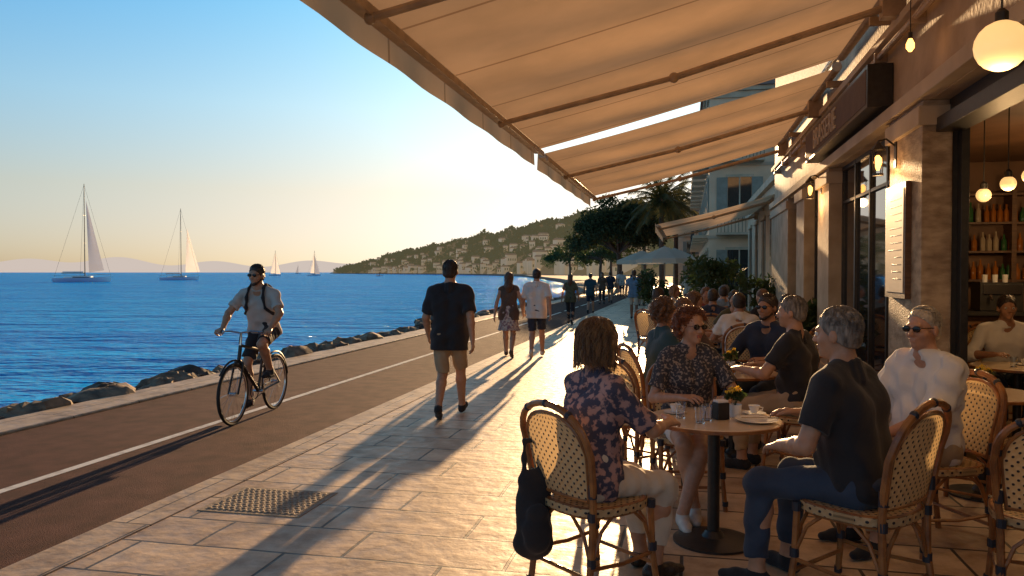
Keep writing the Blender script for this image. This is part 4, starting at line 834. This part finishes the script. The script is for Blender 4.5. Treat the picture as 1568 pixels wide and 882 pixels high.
for q in(-1,1):
    m.tube([bb+Vector((q*.03,0,0)),ra+Vector((q*.06,0,0))],.010,0,6); m.tube([stp-Vector((q*-.015,-.03,.1)),ra+Vector((q*.06,0,0))],.009,0,6)
    m.tube([hb+Vector((q*.05,0,-.03)),(q*.055,.44,.52),fa+Vector((q*.055,0,0))],.012,0,8); m.tube([hb+Vector((0,0,-.02)),hb+Vector((q*.05,0,-.03))],.013,0,8)
    m.tube([(0,.335,1.0),(q*.12,.345,1.02),(q*.24,.30,1.01),(q*.31,.24,1.0)],.011,2,8); m.tube([(q*.24,.30,1.01),(q*.315,.235,1.0)],.017,1,8); m.tube([(q*.2,.335,1.0),(q*.26,.30,.99)],.006,2,5)
m.tube([ht,(0,.335,.93),(0,.335,1.0)],.014,2,8); m.tube([stp,(0,-.255,.90)],.013,2,8)
m.rev([(.012,-.02),(.08,-.01),(.085,.02),(.05,.035)],(0,-.29,.90),14,1,.9); m.tube([(0,-.27,.92),(0,-.12,.925)],[.05,.022],1,8)
m.tube([(.045,bb.y+.1*math.cos(a),bb.z+.1*math.sin(a)) for a in [2*math.pi*i/20 for i in range(20)]],.006,1,5,True); m.tube([(-.06,bb.y,bb.z),(.06,bb.y,bb.z)],.022,2,8)
m.tube([(.06,bb.y,bb.z),(.075,bb.y,bb.z-.17)],.011,2,6); m.tube([(-.06,bb.y,bb.z),(-.075,bb.y,bb.z+.17)],.011,2,6); m.box(.08,.18,bb.y-.045,bb.y+.045,bb.z-.185,bb.z-.16,1); m.box(-.18,-.08,bb.y-.045,bb.y+.045,bb.z+.16,bb.z+.185,1)
m.tube([(.045,bb.y,bb.z+.1),(.045,ra.y,ra.z+.04)],.005,1,4); m.tube([(.045,bb.y,bb.z-.1),(.045,ra.y,ra.z-.04)],.005,1,4)
m.tube([(0,.52+.37*math.cos(a),w+.37*math.sin(a)) for a in np.linspace(.7,2.6,10)],.012,0,5); m.tube([(0,-.52+.37*math.cos(a),w+.37*math.sin(a)) for a in np.linspace(.6,3.0,12)],.012,0,5)
m.tube([(0,.345,1.0),(.0,.36,.95),(.0,.38,.88)],.005,1,5)
m.obj('frame',['dark_metal','rubber','chrome'],e)
person('cyclist',BL,BF,1.0,P=(0,-.25,.985),lean=17,hy=-6,hp=4,hands=[(.285,.21,1.035),(-.285,.21,1.035)],poles=[(1,-.3,-.5),(-1,-.3,-.5)],hn=[(0,-.1,-1),(0,-.1,-1)],hd=[(0.1,.85,-.2),(-.1,.85,-.2)],curl=1.0,
   feet=[(.125,-.12,.19,0,8),(-.125,-.12,.545,0,5)],kp=[(.1,1,.2),(-.15,1,.4)],top='c_grey',sl=.72,bot='c_black',leg=.82,shoe='c_black',hair='short',hm='hair_dark',skin='skin1',glasses=1,beard=1,h=.0085,z=-.046,seed=90,strap=1,hem=.06,off=.008,fold=.005)
m=MB(); m.rev([(.09,0),(.09,.5),(.11,.52),(.11,.6),(.07,.64)],(0,0,-.02),12); m.obj('bollard',['roof_tile'],None,S(-7.2,24.6,0))
# ================================================================ camera, light, world
cam=bpy.data.cameras.new('camera'); co=bpy.data.objects.new('camera',cam); sc.collection.objects.link(co); sc.camera=co
cam.lens=27.56; cam.sensor_width=36; cam.clip_end=60000; cam.clip_start=.05; co.location=(0,0,1.63); co.rotation_euler=(math.radians(90-1.15),0,0)
EL,AZ=math.radians(9.2),math.radians(8.9)
sv=Vector((math.sin(AZ)*math.cos(EL),math.cos(AZ)*math.cos(EL),math.sin(EL)))
sl_=bpy.data.lights.new('sun','SUN'); sl_.energy=9.0; sl_.angle=math.radians(.6); sl_.color=(1,.63,.31); so_=bpy.data.objects.new('sun',sl_); sc.collection.objects.link(so_); so_.rotation_euler=sv.to_track_quat('Z','Y').to_euler()
w=bpy.data.worlds.new('World'); sc.world=w; w.use_nodes=True; N_=w.node_tree.nodes; L_=w.node_tree.links
sky=N_.new('ShaderNodeTexSky'); sky.sky_type='NISHITA'; sky.sun_disc=False; sky.sun_elevation=EL; sky.sun_rotation=AZ; sky.air_density=1.0; sky.dust_density=1.0; sky.ozone_density=1.5
def vm(op,a,b):
    v=N_.new('ShaderNodeVectorMath'); v.operation=op
    for i,x in enumerate((a,b)):
        if isinstance(x,tuple): v.inputs[i].default_value=x
        else: L_.new(x,v.inputs[i])
    return v.outputs[0]
den=vm('ADD',vm('MULTIPLY',sky.outputs[0],(.10,.108,.115)),(1,1,1)); comp=vm('DIVIDE',sky.outputs[0],den)
tc=N_.new('ShaderNodeTexCoord'); sx=N_.new('ShaderNodeSeparateXYZ'); L_.new(tc.outputs['Generated'],sx.inputs[0])
cr=N_.new('ShaderNodeValToRGB'); L_.new(sx.outputs['Z'],cr.inputs[0]); E_=cr.color_ramp.elements
E_[0].position=0; E_[0].color=(.48,.50,.66,1); E_[1].position=1; E_[1].color=(.17,.26,.33,1)
for p_,c_ in((.10,(.53,.55,.58)),(.20,(.45,.66,.82)),(.34,(.26,.66,.98)),(.55,(.24,.40,.52))): q_=E_.new(p_); q_.color=(*c_,1)
fin=vm('MULTIPLY',vm('MULTIPLY',comp,cr.outputs[0]),(2.9,2.9,2.9))
bg=N_['Background']; bg.inputs[1].default_value=.11; L_.new(fin,bg.inputs[0])
sc.view_settings.view_transform='Standard'; sc.view_settings.look='None'; sc.view_settings.exposure=0
print('BUILD TIME',time.time()-T0)
